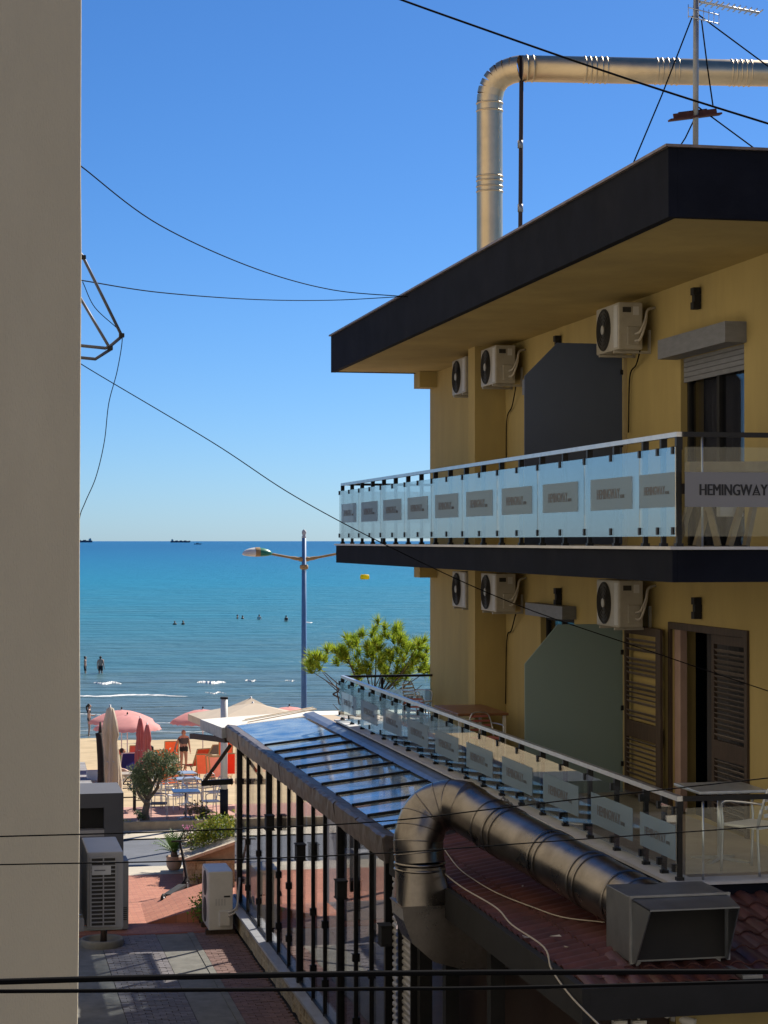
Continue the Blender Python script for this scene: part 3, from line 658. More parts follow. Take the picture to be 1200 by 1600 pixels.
def stone_face(par, a, b, z0, z1, depth=0.12, size=0.26, rs=random.Random(3)):
    """rubble stones laid in uneven courses along the line a-b (xy)"""
    a, b = Vector((*a, 0)), Vector((*b, 0)); d = (b - a); ln = d.length; d.normalize(); ang = math.atan2(d.y, d.x); L = wloc(par)
    z = z0
    while z < z1 - 0.03:
        h = min(rs.uniform(0.13, 0.2), z1 - z); 
        if z1 - z - h < 0.06: h = z1 - z
        x = rs.uniform(-0.15, 0)
        while x < ln:
            w = rs.uniform(0.6, 1.4) * size; xa, xb = max(0, x), min(ln, x + w)
            if xb - xa > 0.05:
                p = a + d * ((xa + xb) / 2); o = link('stone', stones[rs.randrange(6)], par, Vector((p.x, p.y, z + h / 2)) - L, (0, 0, ang)); o.scale = ((xb - xa) * 1.08, depth * rs.uniform(.9, 1.25), h * 1.08)
            x += w
        z += h
bw = MB().box(4.80, 5.0, YV0, YV1 + 0.1, 2.7, ZL - 0.04).build('base_wall', MORT, ver)
stone_face(bw, (4.80, YV1 + 0.1), (4.80, 26.0), 2.85, ZL - 0.05, 0.12, 0.3)
stone_face(bw, (4.80, YV1 + 0.1), (5.2, YV1 + 0.1), 2.85, ZL - 0.05, 0.12, 0.3)
MARB = mat('grey_marble_ledge', (0.40, 0.41, 0.43), 0.45, var=0.12, scale=5, stain=(0.28, 0.28, 0.29), sscale=2)
y = YV0
while y < YV1 + 0.15:
    ye = min(y + 1.45, YV1 + 0.17); MB().box(4.64, 5.02, y + 0.004, ye - 0.004, ZL - 0.04, ZL).build('ledge_slab', MARB, ver); y += 1.45
MB().box(5.0, 8.0, YV0, YV1, 2.7, 3.12).build('veranda_floor', mat('veranda_floor', (0.16, 0.12, 0.10), 0.5, var=0.2, scale=3), ver)
thick = [375, 421, 469, 532.6, 607.7]; thin = [388, 405, 436, 452, 490, 508.5, 556.7, 581]
ty = sorted([(YX(p, XG_), 0.085) for p in thick] + [(YX(p, XG_), 0.04) for p in thin])
for yy_, wd in ty:
    MB().box(XG_ - wd / 2 - 0.01, XG_ + wd / 2 + 0.03, yy_ - wd / 2, yy_ + wd / 2, ZL, ZG0 + 0.03).build('post', BLK, ver)
    if wd < 0.06:
        for zz in (3.75, 4.55): MB().cbox((XG_ - 0.035, yy_, zz), 0.03, 0.06, 0.10).build('hinge', BLK, ver)
pe = [YV1 - 0.02] + [q[0] for q in ty][::-1] + [YV0 + 0.3]
pe = sorted(pe)
for a, b in zip(pe, pe[1:]):
    if b - a > 0.12: MB().box(XG_ - 0.004, XG_ + 0.004, a + 0.03, b - 0.03, ZL + 0.03, ZG0).build('glass_pane', GVER, ver)
rl = MB(); rl.box(XG_ - 0.02, XG_ + 0.03, YV0, YV1, ZL, ZL + 0.035); rl.build('bottom_rail', BLK, ver)
# end wall towards the sea
for x in (5.3, 6.1, 7.0, 7.9): MB().box(x - 0.03, x + 0.03, YV1 - 0.05, YV1 + 0.03, ZL, 6.3).build('post', BLK, ver)
for a, b in ((4.9, 5.26), (5.34, 6.06), (6.14, 6.96), (7.04, 7.86)): MB().box(a, b, YV1 - 0.014, YV1 - 0.006, ZL, 6.3).build('glass_pane', GVER, ver)
MB().box(XG_, 8.0, YV1 - 0.06, YV1 + 0.04, 6.1, 6.33).build('end_beam', BLK, ver)
# gutter in dented lengths
ys = [YV1 + 0.1]
while ys[-1] > YV0 + 1: ys.append(ys[-1] - random.uniform(1.3, 1.9))
ys.append(YV0 - 0.05)
for a, b in zip(ys, ys[1:]):
    mb = MB(); n = 10; vs = []; fs = []
    for i in range(n + 1):
        yq = a + (b - a) * i / n; j = lambda s=0.008: random.uniform(-s, s)
        sec = [(4.86, ZG0 + 0.02), (4.70 + j(), ZG0 + j()), (4.672 + j(), ZG0 + 0.14 + j()), (4.66 + j(.012), ZG1 + j(.012)), (4.70 + j(), ZG1 + 0.03 + j()), (4.86, ZG1 + 0.005)]
        vs += [(x, yq - (0.002 if i == n else 0), z) for x, z in sec]
        if i:
            k = 6 * i
            for c in range(6): fs.append((k - 6 + c, k - 6 + (c + 1) % 6, k + (c + 1) % 6, k + c))
    fs += [tuple(range(6)), tuple(6 * n + c for c in range(6))]
    mb.add(vs, fs).build('gutter', GUTT, ver)
# roof panes and glazing bars
bars = [416.5, 432, 447.6, 466, 484.5, 505.7, 528.4, 553.9, 578, 603.5]
by = [YV1] + [YX(p, 4.86) for p in bars]; by = [y for y in by if y > YV0 + 0.2] + [YV0]
XT, ZT, XL_, ZLo = 6.16, 6.565, 4.85, ZG1 + 0.012
for i, (a, b) in enumerate(zip(by, by[1:])):
    MB().add([(XL_, a - 0.02, ZLo), (XT, a - 0.02, ZT), (XT, b + 0.02, ZT), (XL_, b + 0.02, ZLo), (XL_, a - 0.02, ZLo - 0.012), (XT, a - 0.02, ZT - 0.012), (XT, b + 0.02, ZT - 0.012), (XL_, b + 0.02, ZLo - 0.012)],
             [(0, 1, 2, 3), (7, 6, 5, 4), (0, 4, 5, 1), (1, 5, 6, 2), (2, 6, 7, 3), (3, 7, 4, 0)]).build('roof_pane', GROOF, ver)
    if i: MB().bar((XL_ - 0.02, a, ZLo + 0.012), (XT, a, ZT + 0.012), 0.045, 0.035).build('glazing_bar', BLK, ver)
MB().bar((XL_ + 0.01, YV0, ZLo - 0.05), (XL_ + 0.01, YV1, ZLo - 0.05), 0.06, 0.06).build('eaves_beam', BLK, ver)
# upper flashing
ys = [YV1 + 0.05, 33.4, 30.9, 28.1, 25.2, YV0]
FLASH = mat('flashing', (0.22, 0.25, 0.30), 0.4, 0.6, var=0.2, scale=4, stain=(0.3, 0.28, 0.24), sscale=1.5)
for a, b in zip(ys, ys[1:]):
    MB().add([(6.08, a, ZT + 0.015), (6.14, a, ZT + 0.05), (6.29, a, S1T - 0.05), (6.29, b + 0.006, S1T - 0.05), (6.14, b + 0.006, ZT + 0.05), (6.08, b + 0.006, ZT + 0.015)], [(0, 1, 4, 5), (1, 2, 3, 4)]).build('flashing', FLASH, ver)
# black lanterns on the thick posts
for i, (px, py) in enumerate(((421, 1285), (469, 1331), (532.6, 1389), (602, 1460))):
    p = PX(px, py, XG_ - 0.1)
    t = thing('wall_lantern', ['black box lantern on the veranda post nearest the sea', 'black box lantern on the second veranda post from the sea', 'large black box lantern on the middle veranda post', 'black box lantern beside the roller shutter'][i], 'lantern', p, 0, 'box lanterns on the veranda')
    MB().cbox(p, 0.13, 0.20, 0.22, bev=0.01).build('housing', BLKM, t); MB().box(p.x + 0.06, XG_ - 0.03, p.y - 0.03, p.y + 0.03, p.z - 0.03, p.z + 0.03).build('bracket', BLKM, t)
    for s in (-1, 1): MB().cbox((p.x, p.y, p.z + s * 0.112), 0.15, 0.22, 0.012).build('rim', BLKM, t)
# canopy at the far end: cream membrane roof on dark brackets
CREAM = mat('cream_canvas', (0.72, 0.62, 0.48), 0.9, var=0.08, scale=2, stain=(0.55, 0.45, 0.33), sscale=1, stain_amt=0.4)
WMEMB = mat('white_membrane', (0.74, 0.70, 0.62), 0.8, var=0.08, scale=1.5, stain=(0.5, 0.45, 0.38), sscale=1, stain_amt=0.4)
can = thing('entrance_canopy', 'flat pale canopy on dark brackets at the sea end of the veranda', 'canopy', (5.5, 38.5, 2.85))
cl0 = PY(314, 1124, 38.8); cl1 = Vector((4.62, YV1 + 0.2, 6.36))
c = MB(); c.add([cl1, (6.4, YV1 + 0.2, 6.56), (8.6, YV1 + 0.2, 6.56), cl0, (6.5, 38.8, cl0.z + 0.12), (8.6, 38.8, cl0.z + 0.12)], [(0, 1, 4, 3), (1, 2, 5, 4)]).build('roof_membrane', WMEMB, can)
GALV = mat('galvanised', (0.36, 0.37, 0.39), 0.5, 0.4, var=0.2, scale=5)
c = MB(); c.bar(cl1 + Vector((0, 0, -0.1)), cl0 + Vector((0, 0, -0.1)), 0.03, 0.2); c.build('side_fascia', GALV, can)
c = MB(); c.bar(cl1 + Vector((-0.01, -0.02, -0.1)), (4.80, YV1 + 0.18, 6.29), 0.03, 0.19); c.build('end_fascia', GALV, can)
tb0, tb1 = PY(300, 1150, 38.6), PY(330, 1144, 37.0); c = MB(); c.bar(tb0, Vector((4.72, YV1 + 0.3, 6.12)), 0.10, 0.10); c.build('timber_beam', WOODD, can)
c = MB(); c.bar((4.22, YV1 + 0.1, 5.36), (4.8, YV1 + 0.1, 5.38), 0.09, 0.10); c.build('bracket_arm', BLK, can)
c = MB(); c.bar((4.24, YV1 + 0.1, 5.34), (4.76, YV1 + 0.1, 6.05), 0.05, 0.06); c.build('bracket_strut', WOODD, can)
for x in (8.4,): MB().box(x - 0.06, x + 0.06, 38.8, 38.92, 2.7, 6.3).build('post', BLK, can)
for k in range(3):
    z = 6.44 + k * 0.015; c = MB(); c.bar((4.85 + random.uniform(0, .3), YV1 + 0.32 + k * 0.12, z), (6.4, YV1 + 0.3 + k * 0.16 + random.uniform(-.1, .1), 6.66), 0.05, 0.015); c.build('loose_batten', WMEMB if k % 2 else CREAM, can)

# ================================================================== TILED LEAN-TO
lean = thing('tiled_lean_to', 'lean-to roof of dark red pantiles with black fascia below the lower balcony', 'roof', (5.5, 19, 2.85))
XE, YE, ZE, ZU = 4.80, 15.0, 6.26, 6.56
tm = MB(); prof = [(-0.1, 0.0), (-0.075, 0.022), (-0.04, 0.034), (0.0, 0.026), (0.03, 0.006), (0.065, -0.004), (0.1, 0.0)]
vs = [(x, 0, z + 0.018) for x, z in prof] + [(x, 0.40, z) for x, z in prof] + [(x, 0, z + 0.004) for x, z in prof]
k = len(prof); tm.add(vs, [(i, i + 1, k + i + 1, k + i) for i in range(k - 1)], True); tm.add(vs, [(i, 2 * k + i, 2 * k + i + 1, i + 1) for i in range(k - 1)])
tile_me = tm.mesh('roof_tile', TILE)
Lb = wloc(lean)
def place_tile(o, ux, uy, nz):
    M_ = Matrix((ux, uy, nz)).transposed().to_4x4(); M_.translation = o; return M_
hip = lambda x, y: (x - XE) / (6.26 - XE) - (y - YE) / (Y0 - YE)     # >0: front slope
us = Vector((6.26 - XE, 0, ZU - ZE)); ns = us.length; us.normalize(); ux = Vector((0, -1, 0)); nn = ux.cross(us)
def put_tile(o, ux, uy, nz):
    ob = link('roof_tile', tile_me, lean); M_ = place_tile(o - Lb, ux, uy, nz); ob.location = M_.to_translation(); ob.rotation_euler = (M_.to_3x3() @ Euler((random.uniform(-.012, .012), random.uniform(-.02, .02), random.uniform(-.012, .012))).to_matrix()).to_euler()
cnt = 0; y = YV0 - 0.1
while y > YE + 0.1:
    for r in range(4):
        p = Vector((XE, y, ZE)) + us * (r * 0.365 + 0.01)
        if hip(p.x + 0.15, y) < 0.02: put_tile(p, ux, us, nn); cnt += 1
    y -= 0.19
uf = Vector((0, Y0 - YE, ZU - ZE)); uf.normalize(); ux2 = Vector((1, 0, 0)); nf = ux2.cross(uf)
x = XE + 0.1
while x < 8.6:
    for r in range(6):
        p = Vector((x, YE, ZE)) + uf * (r * 0.365 + 0.01)
        if hip(x, p.y + 0.15) > -0.02: put_tile(p, ux2, uf, nf); cnt += 1
    x += 0.19
dk = MB(); dk.add([(XE, YV0, ZE - 0.01), (6.28, YV0, ZU - 0.01), (6.28, Y0 - 0.02, ZU - 0.01), (XE, YE, ZE - 0.01)], [(0, 1, 2, 3)]); dk.add([(XE, YE, ZE - 0.01), (6.28, Y0 - 0.02, ZU - 0.01), (14, Y0 - 0.02, ZU - 0.01), (14, YE, ZE - 0.01)], [(0, 1, 2, 3)])
dk.build('roof_deck', mat('underlay', (0.07, 0.03, 0.026), 0.9), lean)
MB().box(XE - 0.07, XE - 0.005, YE - 0.06, YV0 - 0.05, ZE - 0.26, ZE + 0.03).build('side_fascia', BLKM, lean)
MB().box(XE - 0.004, 14, YE - 0.06, YE - 0.006, ZE - 0.225, ZE + 0.028).build('front_fascia', BLKM, lean)
MB().box(XE - 0.004, 14, YE - 0.005, YE + 0.6, ZE - 0.222, ZE - 0.17).build('soffit', BLKM, lean)
MB().box(XE - 0.004, 5.6, YE + 0.6, YV0 - 0.05, ZE - 0.258, ZE - 0.20).build('soffit', BLKM, lean)
MB().box(5.75, 14, 15.61, 15.9, 2.7, ZE - 0.17).build('front_wall', YEL, lean)
MB().box(5.5, 5.74, 15.75, YV0, 2.7, ZE - 0.26).build('side_wall', mat('dark_brown_wall', (0.05, 0.03, 0.025), 0.8), lean)
for y in (18.2, 20.0, 21.2): MB().box(4.86, 5.0, y, y + 0.14, 2.7, ZE - 0.26).build('post', BLKM, lean)
# roller shutter at the end of the veranda
rs_ = thing('roller_shutter', 'ribbed grey roller shutter at the near end of the veranda', 'shutter', (4.85, 21.8, 2.85))
for (ya, yb, xo) in ((21.42, 22.02, 4.86), (22.06, 22.26, 4.80)):
    mb = MB(); z = 2.9; vs = []; fs = []; i = 0
    while z < 6.05:
        for dx, dz in ((0.0, 0.0), (-0.02, 0.02), (-0.02, 0.05), (0.0, 0.07)):
            vs += [(xo + dx, ya, z + dz), (xo + dx, yb, z + dz)]
            if i: fs.append((2 * i - 2, 2 * i - 1, 2 * i + 1, 2 * i))
            i += 1
        z += 0.075
    mb.add(vs, fs).build('ribbed_curtain', mat('pale_rib', (0.42, 0.41, 0.41), 0.5, var=0.15, scale=4, stain=(0.25, 0.23, 0.22), sscale=2), rs_)
MB().box(4.80, 4.92, 22.02, 22.06, 2.85, 6.1).build('guide_rail', BLK, rs_); MB().box(4.80, 4.92, 21.38, 21.42, 2.85, 6.1).build('guide_rail', BLK, rs_)

# ---- kitchen duct
duct = thing('kitchen_duct', 'fat tarnished metal duct curving over the tiled roof edge', 'duct', (4.7, 19.7, 5.7))
near = Vector((5.67, 16.0, 6.655)); far = Vector((5.12, 19.15, 6.98))
pts = [near, near.lerp(far, .25), near.lerp(far, .5), near.lerp(far, .75), far]
bend = catm([near, far, Vector((4.93, 19.72, 7.10)), Vector((4.66, 19.86, 7.02)), Vector((4.53, 19.80, 6.78)), Vector((4.53, 19.76, 6.52))], 10)
st = bend[:11]; bd = bend[10:]
RD = 0.255
MB().tube(st, RD, 32, False).build('straight_pipe', DUCT, duct)
# segmented elbow
full = MB().tube(bd, RD, 32, False); nb = 32
cuts = list(range(0, len(bd) - 1, 4)) + [len(bd) - 1]
for a, b in zip(cuts, cuts[1:]):
    mb = MB(); vs = full.v[a * nb:(b + 1) * nb]; mb.add(vs, [(r_ * nb + j, r_ * nb + (j + 1) % nb, (r_ + 1) * nb + (j + 1) % nb, (r_ + 1) * nb + j) for r_ in range(b - a) for j in range(nb)], True); mb.build('elbow_segment', DUCT, duct)
    c_ = sum(vs[:nb], Vector()) / nb; dn = (bd[min(a + 1, len(bd) - 1)] - bd[max(a - 1, 0)]).normalized()
    if a: MB().tube([c_ - dn * 0.006, c_ - dn * 0.002, c_ + dn * 0.002, c_ + dn * 0.006], [RD, RD + 0.006, RD + 0.006, RD], 32, False).build('seam_ring', DUCT, duct)
dd = (far - near).normalized()
for t in (0.05, 0.13, 0.30, 0.335, 0.55, 0.585, 0.86, 0.90, 0.98):
    p = near.lerp(far, t); MB().tube([p - dd * 0.012, p - dd * 0.006, p + dd * 0.006, p + dd * 0.012], [RD + 0.002, RD + 0.011, RD + 0.011, RD + 0.002], 32, False).build('seam_ring', DUCT, duct)
for z in (6.52, 6.46): MB().tube([(4.53, 19.76, z - 0.015), (4.53, 19.76, z - 0.006), (4.53, 19.76, z + 0.006), (4.53, 19.76, z + 0.015)], [RD + 0.001, RD + 0.012, RD + 0.012, RD + 0.001], 32, False).build('seam_ring', DUCT, duct)
# round to square transition and lower mitred elbow
tr = MB(); n = 32; vs = []; c0 = Vector((4.53, 19.76, 6.5)); c1 = Vector((4.56, 19.76, 6.12)); hs = 0.27
for j in range(n):
    a = 2 * math.pi * j / n; vs.append(c0 + Vector((math.cos(a), math.sin(a), 0)) * RD)
for j in range(n):
    a = 2 * math.pi * j / n; m_ = max(abs(math.cos(a)), abs(math.sin(a))); vs.append(c1 + Vector((math.cos(a) / m_, math.sin(a) / m_, 0)) * hs)
tr.add(vs, [(j, (j + 1) % n, n + (j + 1) % n, n + j) for j in range(n)], True).build('transition', DUCT, duct)
lo = MB(); rows = []
for (cx, cz, tilt) in ((4.56, 6.12, 0), (4.57, 6.02, 8), (4.62, 5.90, 32), (4.74, 5.80, 62), (4.90, 5.75, 88), (5.45, 5.74, 90)):
    a = R(tilt); u = Vector((math.cos(a), 0, -math.sin(a) * -1)) if False else Vector((math.cos(a), 0, math.sin(a))); v = Vector((0, 1, 0)); c = Vector((cx, 19.76, cz))
    rows.append([c + u * sx * hs * (1.0) + v * sy * hs for sx, sy in ((-1, -1), (1, -1), (1, 1), (-1, 1))])
vs = [q for r_ in rows for q in r_]; fs = []
for i in range(len(rows) - 1):
    for j in range(4): fs.append((4 * i + j, 4 * i + (j + 1) % 4, 4 * i + 4 + (j + 1) % 4, 4 * i + 4 + j))
lo.add(vs, fs).build('square_elbow', DUCT, duct)
for z in (6.12,): MB().box(4.56 - hs - 0.012, 4.56 + hs + 0.012, 19.76 - hs - 0.012, 19.76 + hs + 0.012, z - 0.008, z + 0.008).build('flange', DUCT, duct)
# ---- fan box with hood
fbx = thing('extractor_box', 'grey sheet metal extractor box with open hood on the tiled roof', 'extractor', (5.7, 15.7, 6.35))
BX0, BX1, BY0, BY1, BZ0, BZ1 = 5.29, 6.14, 15.42, 16.04, 6.37, 6.90
MB().cbox(((BX0 + BX1) / 2, (BY0 + BY1) / 2, (BZ0 + BZ1) / 2), BX1 - BX0, BY1 - BY0, BZ1 - BZ0, bev=0.006).build('housing', DUCTB, fbx)
hd = MB(); xa, xb, ya_, yb_ = BX0 + 0.005, BX1 - 0.005, BY0, 15.08; xf0, xf1 = BX0 + 0.05, BX1 - 0.04; zt0, zf = BZ1 - 0.01, 6.855
hd.add([(xa, ya_, zt0), (xb, ya_, zt0), (xf1, yb_, zf), (xf0, yb_, zf), (xa, ya_, zt0 - 0.012), (xb, ya_, zt0 - 0.012), (xf1, yb_, zf - 0.012), (xf0, yb_, zf - 0.012)], [(0, 1, 2, 3), (7, 6, 5, 4), (3, 2, 6, 7)])
for a, b, sg in ((xa, xf0, 1), (xb, xf1, -1)):
    hd.add([(a, ya_, zt0 - 0.012), (b, yb_, zf - 0.012), (a + 0.02 * sg, ya_ - 0.05, BZ0), (a, ya_, BZ0), (a + 0.01 * sg, ya_, zt0 - 0.012), (b + 0.01 * sg, yb_, zf - 0.012), (a + 0.03 * sg, ya_ - 0.05, BZ0), (a + 0.01 * sg, ya_, BZ0)], [(0, 1, 2, 3), (7, 6, 5, 4), (1, 5, 6, 2)])
hd.build('hood', DUCTB, fbx)
MB().box(BX0 + 0.04, BX1 - 0.04, BY0 - 0.012, BY0 - 0.002, BZ0 + 0.02, BZ1 - 0.03).build('dark_mouth', DARKR, fbx)
for x in (xa + 0.003, xb - 0.003): MB().box(x - 0.014, x + 0.014, BY0 - 0.015, BY0 + 0.018, BZ0 - 0.01, BZ1 + 0.004).build('corner_angle', STEEL, fbx)
MB().box(BX0 - 0.01, BX1 + 0.01, BY0 - 0.012, BY0 + 0.014, BZ1 - 0.004, BZ1 + 0.012).build('top_seam', STEEL, fbx)
for k in range(6): MB().cbox((BX0 + 0.07 + k * 0.14, BY0 + 0.03, BZ1 + 0.004), 0.014, 0.014, 0.012).build('rivet', STEEL, fbx)
for x in (BX0 + 0.08, BX1 - 0.08): MB().box(x - 0.02, x + 0.02, BY0 + 0.03, BY1 - 0.03, BZ0 - 0.09, BZ0 + 0.002).build('foot', STEEL, fbx)
MB().box(BX1 - 0.05, BX1 + 0.12, 15.0, 15.5, BZ0 - 0.08, BZ0 - 0.05).build('support_rail', STEEL, fbx)

# ================================================================== ROOF FLUE, MAST
fl = thing('roof_flue', 'shiny metal flue rising from the roof and turning right', 'flue', PX(760, 400, 8.0))
zc_ = 17.2
q0 = PY(758, 404, 30.2); q1 = PY(765, 160, 30.2); q2 = PZ(815, 107, zc_); q3 = PZ(1500, 121, zc_)
q0 = Vector((q1.x - 0.0, q1.y, 13.2)); RF = 0.205
MB().tube([q0, Vector((q1.x, q1.y, q1.z))], RF, 32, False).build('vertical_pipe', DUCTN, fl)
cor = Vector((q1.x, q1.y, zc_)); el = arc(q1, cor, q2, 8)
for i in range(8): MB().tube([el[i], el[i + 1]], RF + 0.003 * (i % 2), 32, False).build('elbow_segment', DUCTN, fl)
MB().tube([q2, q3], RF, 32).build('horizontal_pipe', DUCTN, fl)
MB().tube([q3 + Vector((0, 0, RF)), Vector((q3.x, q3.y, 13.2))], RF * 1.02, 32).build('vertical_pipe', DUCTN, fl)
def ring(p, d, r, m, par):
    MB().tube([p - d * 0.014, p - d * 0.006, p + d * 0.006, p + d * 0.014], [r, r + 0.012, r + 0.012, r], 32, False).build('seam_ring', m, par)
up = Vector((0, 0, 1))
for z in (13.75, 13.87, 13.98, 15.3, 15.38, 15.47, 15.54, q1.z - 0.02, q1.z - 0.14): ring(Vector((q1.x, q1.y, z)), up, RF, DUCTN, fl)
hdv = (q3 - q2).normalized()
for px in (820, 830, 912, 920, 928, 938, 946, 1026, 1034, 1043, 1052, 1060, 1145, 1152, 1160, 1168, 1176):
    ring(q2 + hdv * ((PZ(px, 110, zc_) - q2).dot(hdv)), hdv, RF, DUCTN, fl)
MB().tube([Vector((q2.x, q2.y, zc_ + 0.2)), Vector((q2.x - 0.05, q2.y - 0.05, 13.2))], 0.035, 8).build('support_pole', mat('rusty_pole', (0.06, 0.045, 0.045), 0.8, 0.3), fl)
for z in (16.0, 15.0): MB().tube([Vector((q2.x - 0.03, q2.y - 0.03, z - 0.06)), Vector((q2.x - 0.03, q2.y - 0.03, z + 0.06))], 0.045, 8).build('coupling', STEEL, fl)

mst = thing('antenna_mast', 'grey antenna mast with guy wires on the hotel roof', 'antenna', (7.2, 19, 13.3))
mp_ = PY(1086, 100, 19.0); mx_ = mp_.x
MB().tube([(mx_, 19, 13.2), (mx_ + 0.02, 19, 16.4)], 0.03, 10).build('mast_pole', STEEL, mst)
a = PY(1046, 188, 19.0); b = PY(1126, 178, 19.0); RUST = mat('rusted_angle', (0.085, 0.03, 0.025), 0.8, 0.2, var=0.4, scale=12)
m = MB(); m.bar(a, b, 0.09, 0.018); m.bar(a.lerp(b, .08) + Vector((0, 0, .03)), a.lerp(b, .92) + Vector((0, 0, .03)), 0.018, 0.06); m.bar(a.lerp(b, .2) + Vector((0, .03, .05)), a.lerp(b, .75) + Vector((0, .03, .05)), 0.03, 0.05); m.build('rusty_crossbar', RUST, mst)
an = MB(); z = PY(1086, 22, 19.0).z
for dz in (0.0, 0.09): an.tube([(mx_ - 0.09, 18.95, z + dz - 0.04), (mx_ + 0.24, 18.95, z + dz - 0.10)], 0.006, 5)
for k in range(7): an.tube([(mx_ - 0.09 + 0.055 * k, 18.95, z - 0.06 - 0.01 * k), (mx_ - 0.09 + 0.055 * k, 18.95, z + 0.08 - 0.01 * k)], 0.004, 4)
an.build('reflector', ALU, mst)
e0, e1 = PY(1090, 2, 19.0), PY(1186, 20, 19.0)
an = MB(); an.tube([e0, e1], 0.014, 6)
for k in range(12): p = e0.lerp(e1, k / 11); an.tube([p + Vector((0, -.1, 0.006)), p + Vector((0, .1, -0.006))], 0.008, 5)
an.build('boom', ALU, mst)
WIRE = mat('black_cable', (0.005, 0.005, 0.006), 0.9, var=0.1, spec=0.05)
def guy(p, q, nm='guy_wire'): MB().tube([p, (p + q) / 2 + Vector((0, 0, -0.03)), q], 0.008, 5).build(nm, WIRE, mst)
guy(PY(1082, 25, 19.0), PX(984, 268, 6.4)); guy(PY(1090, 22, 19.0), PY(1390, 235, 19.0)); guy(PY(1088, 165, 19.0), PY(1270, 290, 19.0)); guy(PY(1088, 180, 19.0), PY(1055, 240, 20.5))
guy(PY(1096, 30, 19), PY(1114, 165, 19))

# ================================================================== LEFT BUILDINGS
lb = thing('near_building', 'plain taupe plastered building filling the left edge', 'building', (-3, 12, 2.85))
XN = PY(125, 845, 9.0).x
wm = MB(); vs = []; fs = []; rw = random.Random(4); zz = [2.7 + 0.35 * k for k in range(56)]; jx = 0.0
for z in zz:
    jx = 0.75 * jx + rw.uniform(-0.003, 0.003); vs += [(-8, 9.0, z), (XN - 0.012 + jx, 9.0, z), (XN - 0.003 + jx, 9.004, z), (XN + jx, 9.014, z), (XN + jx * 0.5, 17.6, z), (-8, 17.6, z)]
for k in range(len(zz) - 1):
    for q in range(6): fs.append((6 * k + q, 6 * k + (q + 1) % 6, 6 * k + 6 + (q + 1) % 6, 6 * k + 6 + q))
wm.add(vs, fs + [tuple(range(6)), tuple(6 * (len(zz) - 1) + q for q in range(6))]).build('wall', TAUPE, lb)
MB().box(-8, 0.93, 17.605, 30.5, 2.7, 22).build('rear_wall', TAUPE, lb)
MB().box(-8, 26, -5.2, -4.4, 2.7, 19).build('added_bounce_wall', TAUPE, lb)  # unseen wall added behind the camera to bounce warm light onto the shaded fronts
# big AC on its wall
bc = PY(136, 1455, 18.3)
ax0, ax1 = PY(136, 1455, 18.3).x, PY(193, 1455, 18.3).x; az0, az1 = PY(160, 1452, 18.3).z, PY(160, 1332, 18.3).z
bac = thing('large_air_conditioner', 'big pale air conditioner with slatted end hung beside the taupe building', 'air conditioner', (ax0, 18.8, az0))
ACG = mat('pale_grey_casing', (0.31, 0.31, 0.325), 0.5, var=0.08, scale=4, stain=(0.25, 0.23, 0.21), sscale=2.5, stain_amt=0.4)
MB().cbox(((ax0 + ax1) / 2, 18.3 + 0.49, (az0 + az1) / 2), ax1 - ax0, 0.95, az1 - az0, bev=0.015).build('casing', ACG, bac)
gx0, gx1 = PY(142, 1400, 18.3).x, PY(181, 1400, 18.3).x; gz0, gz1 = PY(160, 1447, 18.3).z, PY(160, 1340, 18.3).z
gr = MB().box(gx0, gx1, 18.304, 18.312, gz0, gz1).build('grille_recess', ACD, bac)
n = 17; sl = MB().box(0, gx1 - gx0, -0.02, 0.0, -0.005, 0.005).mesh('slat', ACG); L = wloc(bac)
for i in range(n + 1): link('slat', sl, gr, Vector((gx0, 18.31, gz0 + (gz1 - gz0) * i / n)) - L)
for x in (gx0, (gx0 + gx1) / 2, gx1): MB().box(x - 0.006, x + 0.006, 18.288, 18.31, gz0, gz1).build('mullion', ACG, gr)
MB().box(gx0 + 0.01, gx0 + 0.18, 18.284, 18.30, gz1 - 0.155, gz1 - 0.075).build('name_plate', WEDGE, bac)
MB().box(gx0 + 0.03, gx0 + 0.13, 18.281, 18.285, gz1 - 0.118, gz1 - 0.108).build('plate_print', LETG, bac)
for y in (18.5, 19.1):
    m = MB(); m.bar((0.93, y, az0 - 0.025), (ax1, y, az0 - 0.025), 0.04, 0.035); m.bar((0.95, y, az0 - 0.03), (0.95, y, az0 + 0.35), 0.04, 0.035); m.build('bracket', STEEL, bac)
m = MB(); m.cbox((1.0, 18.35, az0 + 0.04), 0.12, 0.05, 0.12, bev=0.01); m.build('junction_box', ACG, bac)
# steel drying bracket
br = thing('wall_bracket', 'angular steel pipe bracket sticking out from the left building', 'bracket', (0.93, 18.6, 11.5))
DST = mat('blue_grey_pipe', (0.10, 0.105, 0.13), 0.5, 0.4, var=0.2)
Yb = 18.4
def bp_(px, py, y=Yb): return PY(px, py, y)
def seg(par, pts, r, m, nm): MB().tube(pts, r, 8).build(nm, m, par)
seg(br, [Vector((0.94, Yb + 0.1, bp_(118, 378).z)), bp_(129, 400), bp_(190, 524)], 0.015, DST, 'upper_tube')
seg(br, [Vector((0.94, Yb + 0.5, bp_(118, 425).z)), bp_(171, 543)], 0.014, DST, 'upper_tube')
seg(br, [Vector((0.90, Yb, bp_(110, 538).z)), bp_(165, 544), bp_(172, 541), bp_(191, 525)], 0.015, DST, 'lower_tube')
seg(br, [Vector((0.90, Yb, bp_(110, 557).z)), bp_(149, 561), bp_(174, 545)], 0.015, DST, 'lower_tube')
for p in ((130, 402), (190, 524), (172, 544)): MB().cbox(bp_(*p), 0.05, 0.05, 0.04, bev=0.008).build('clamp', BLK, br)
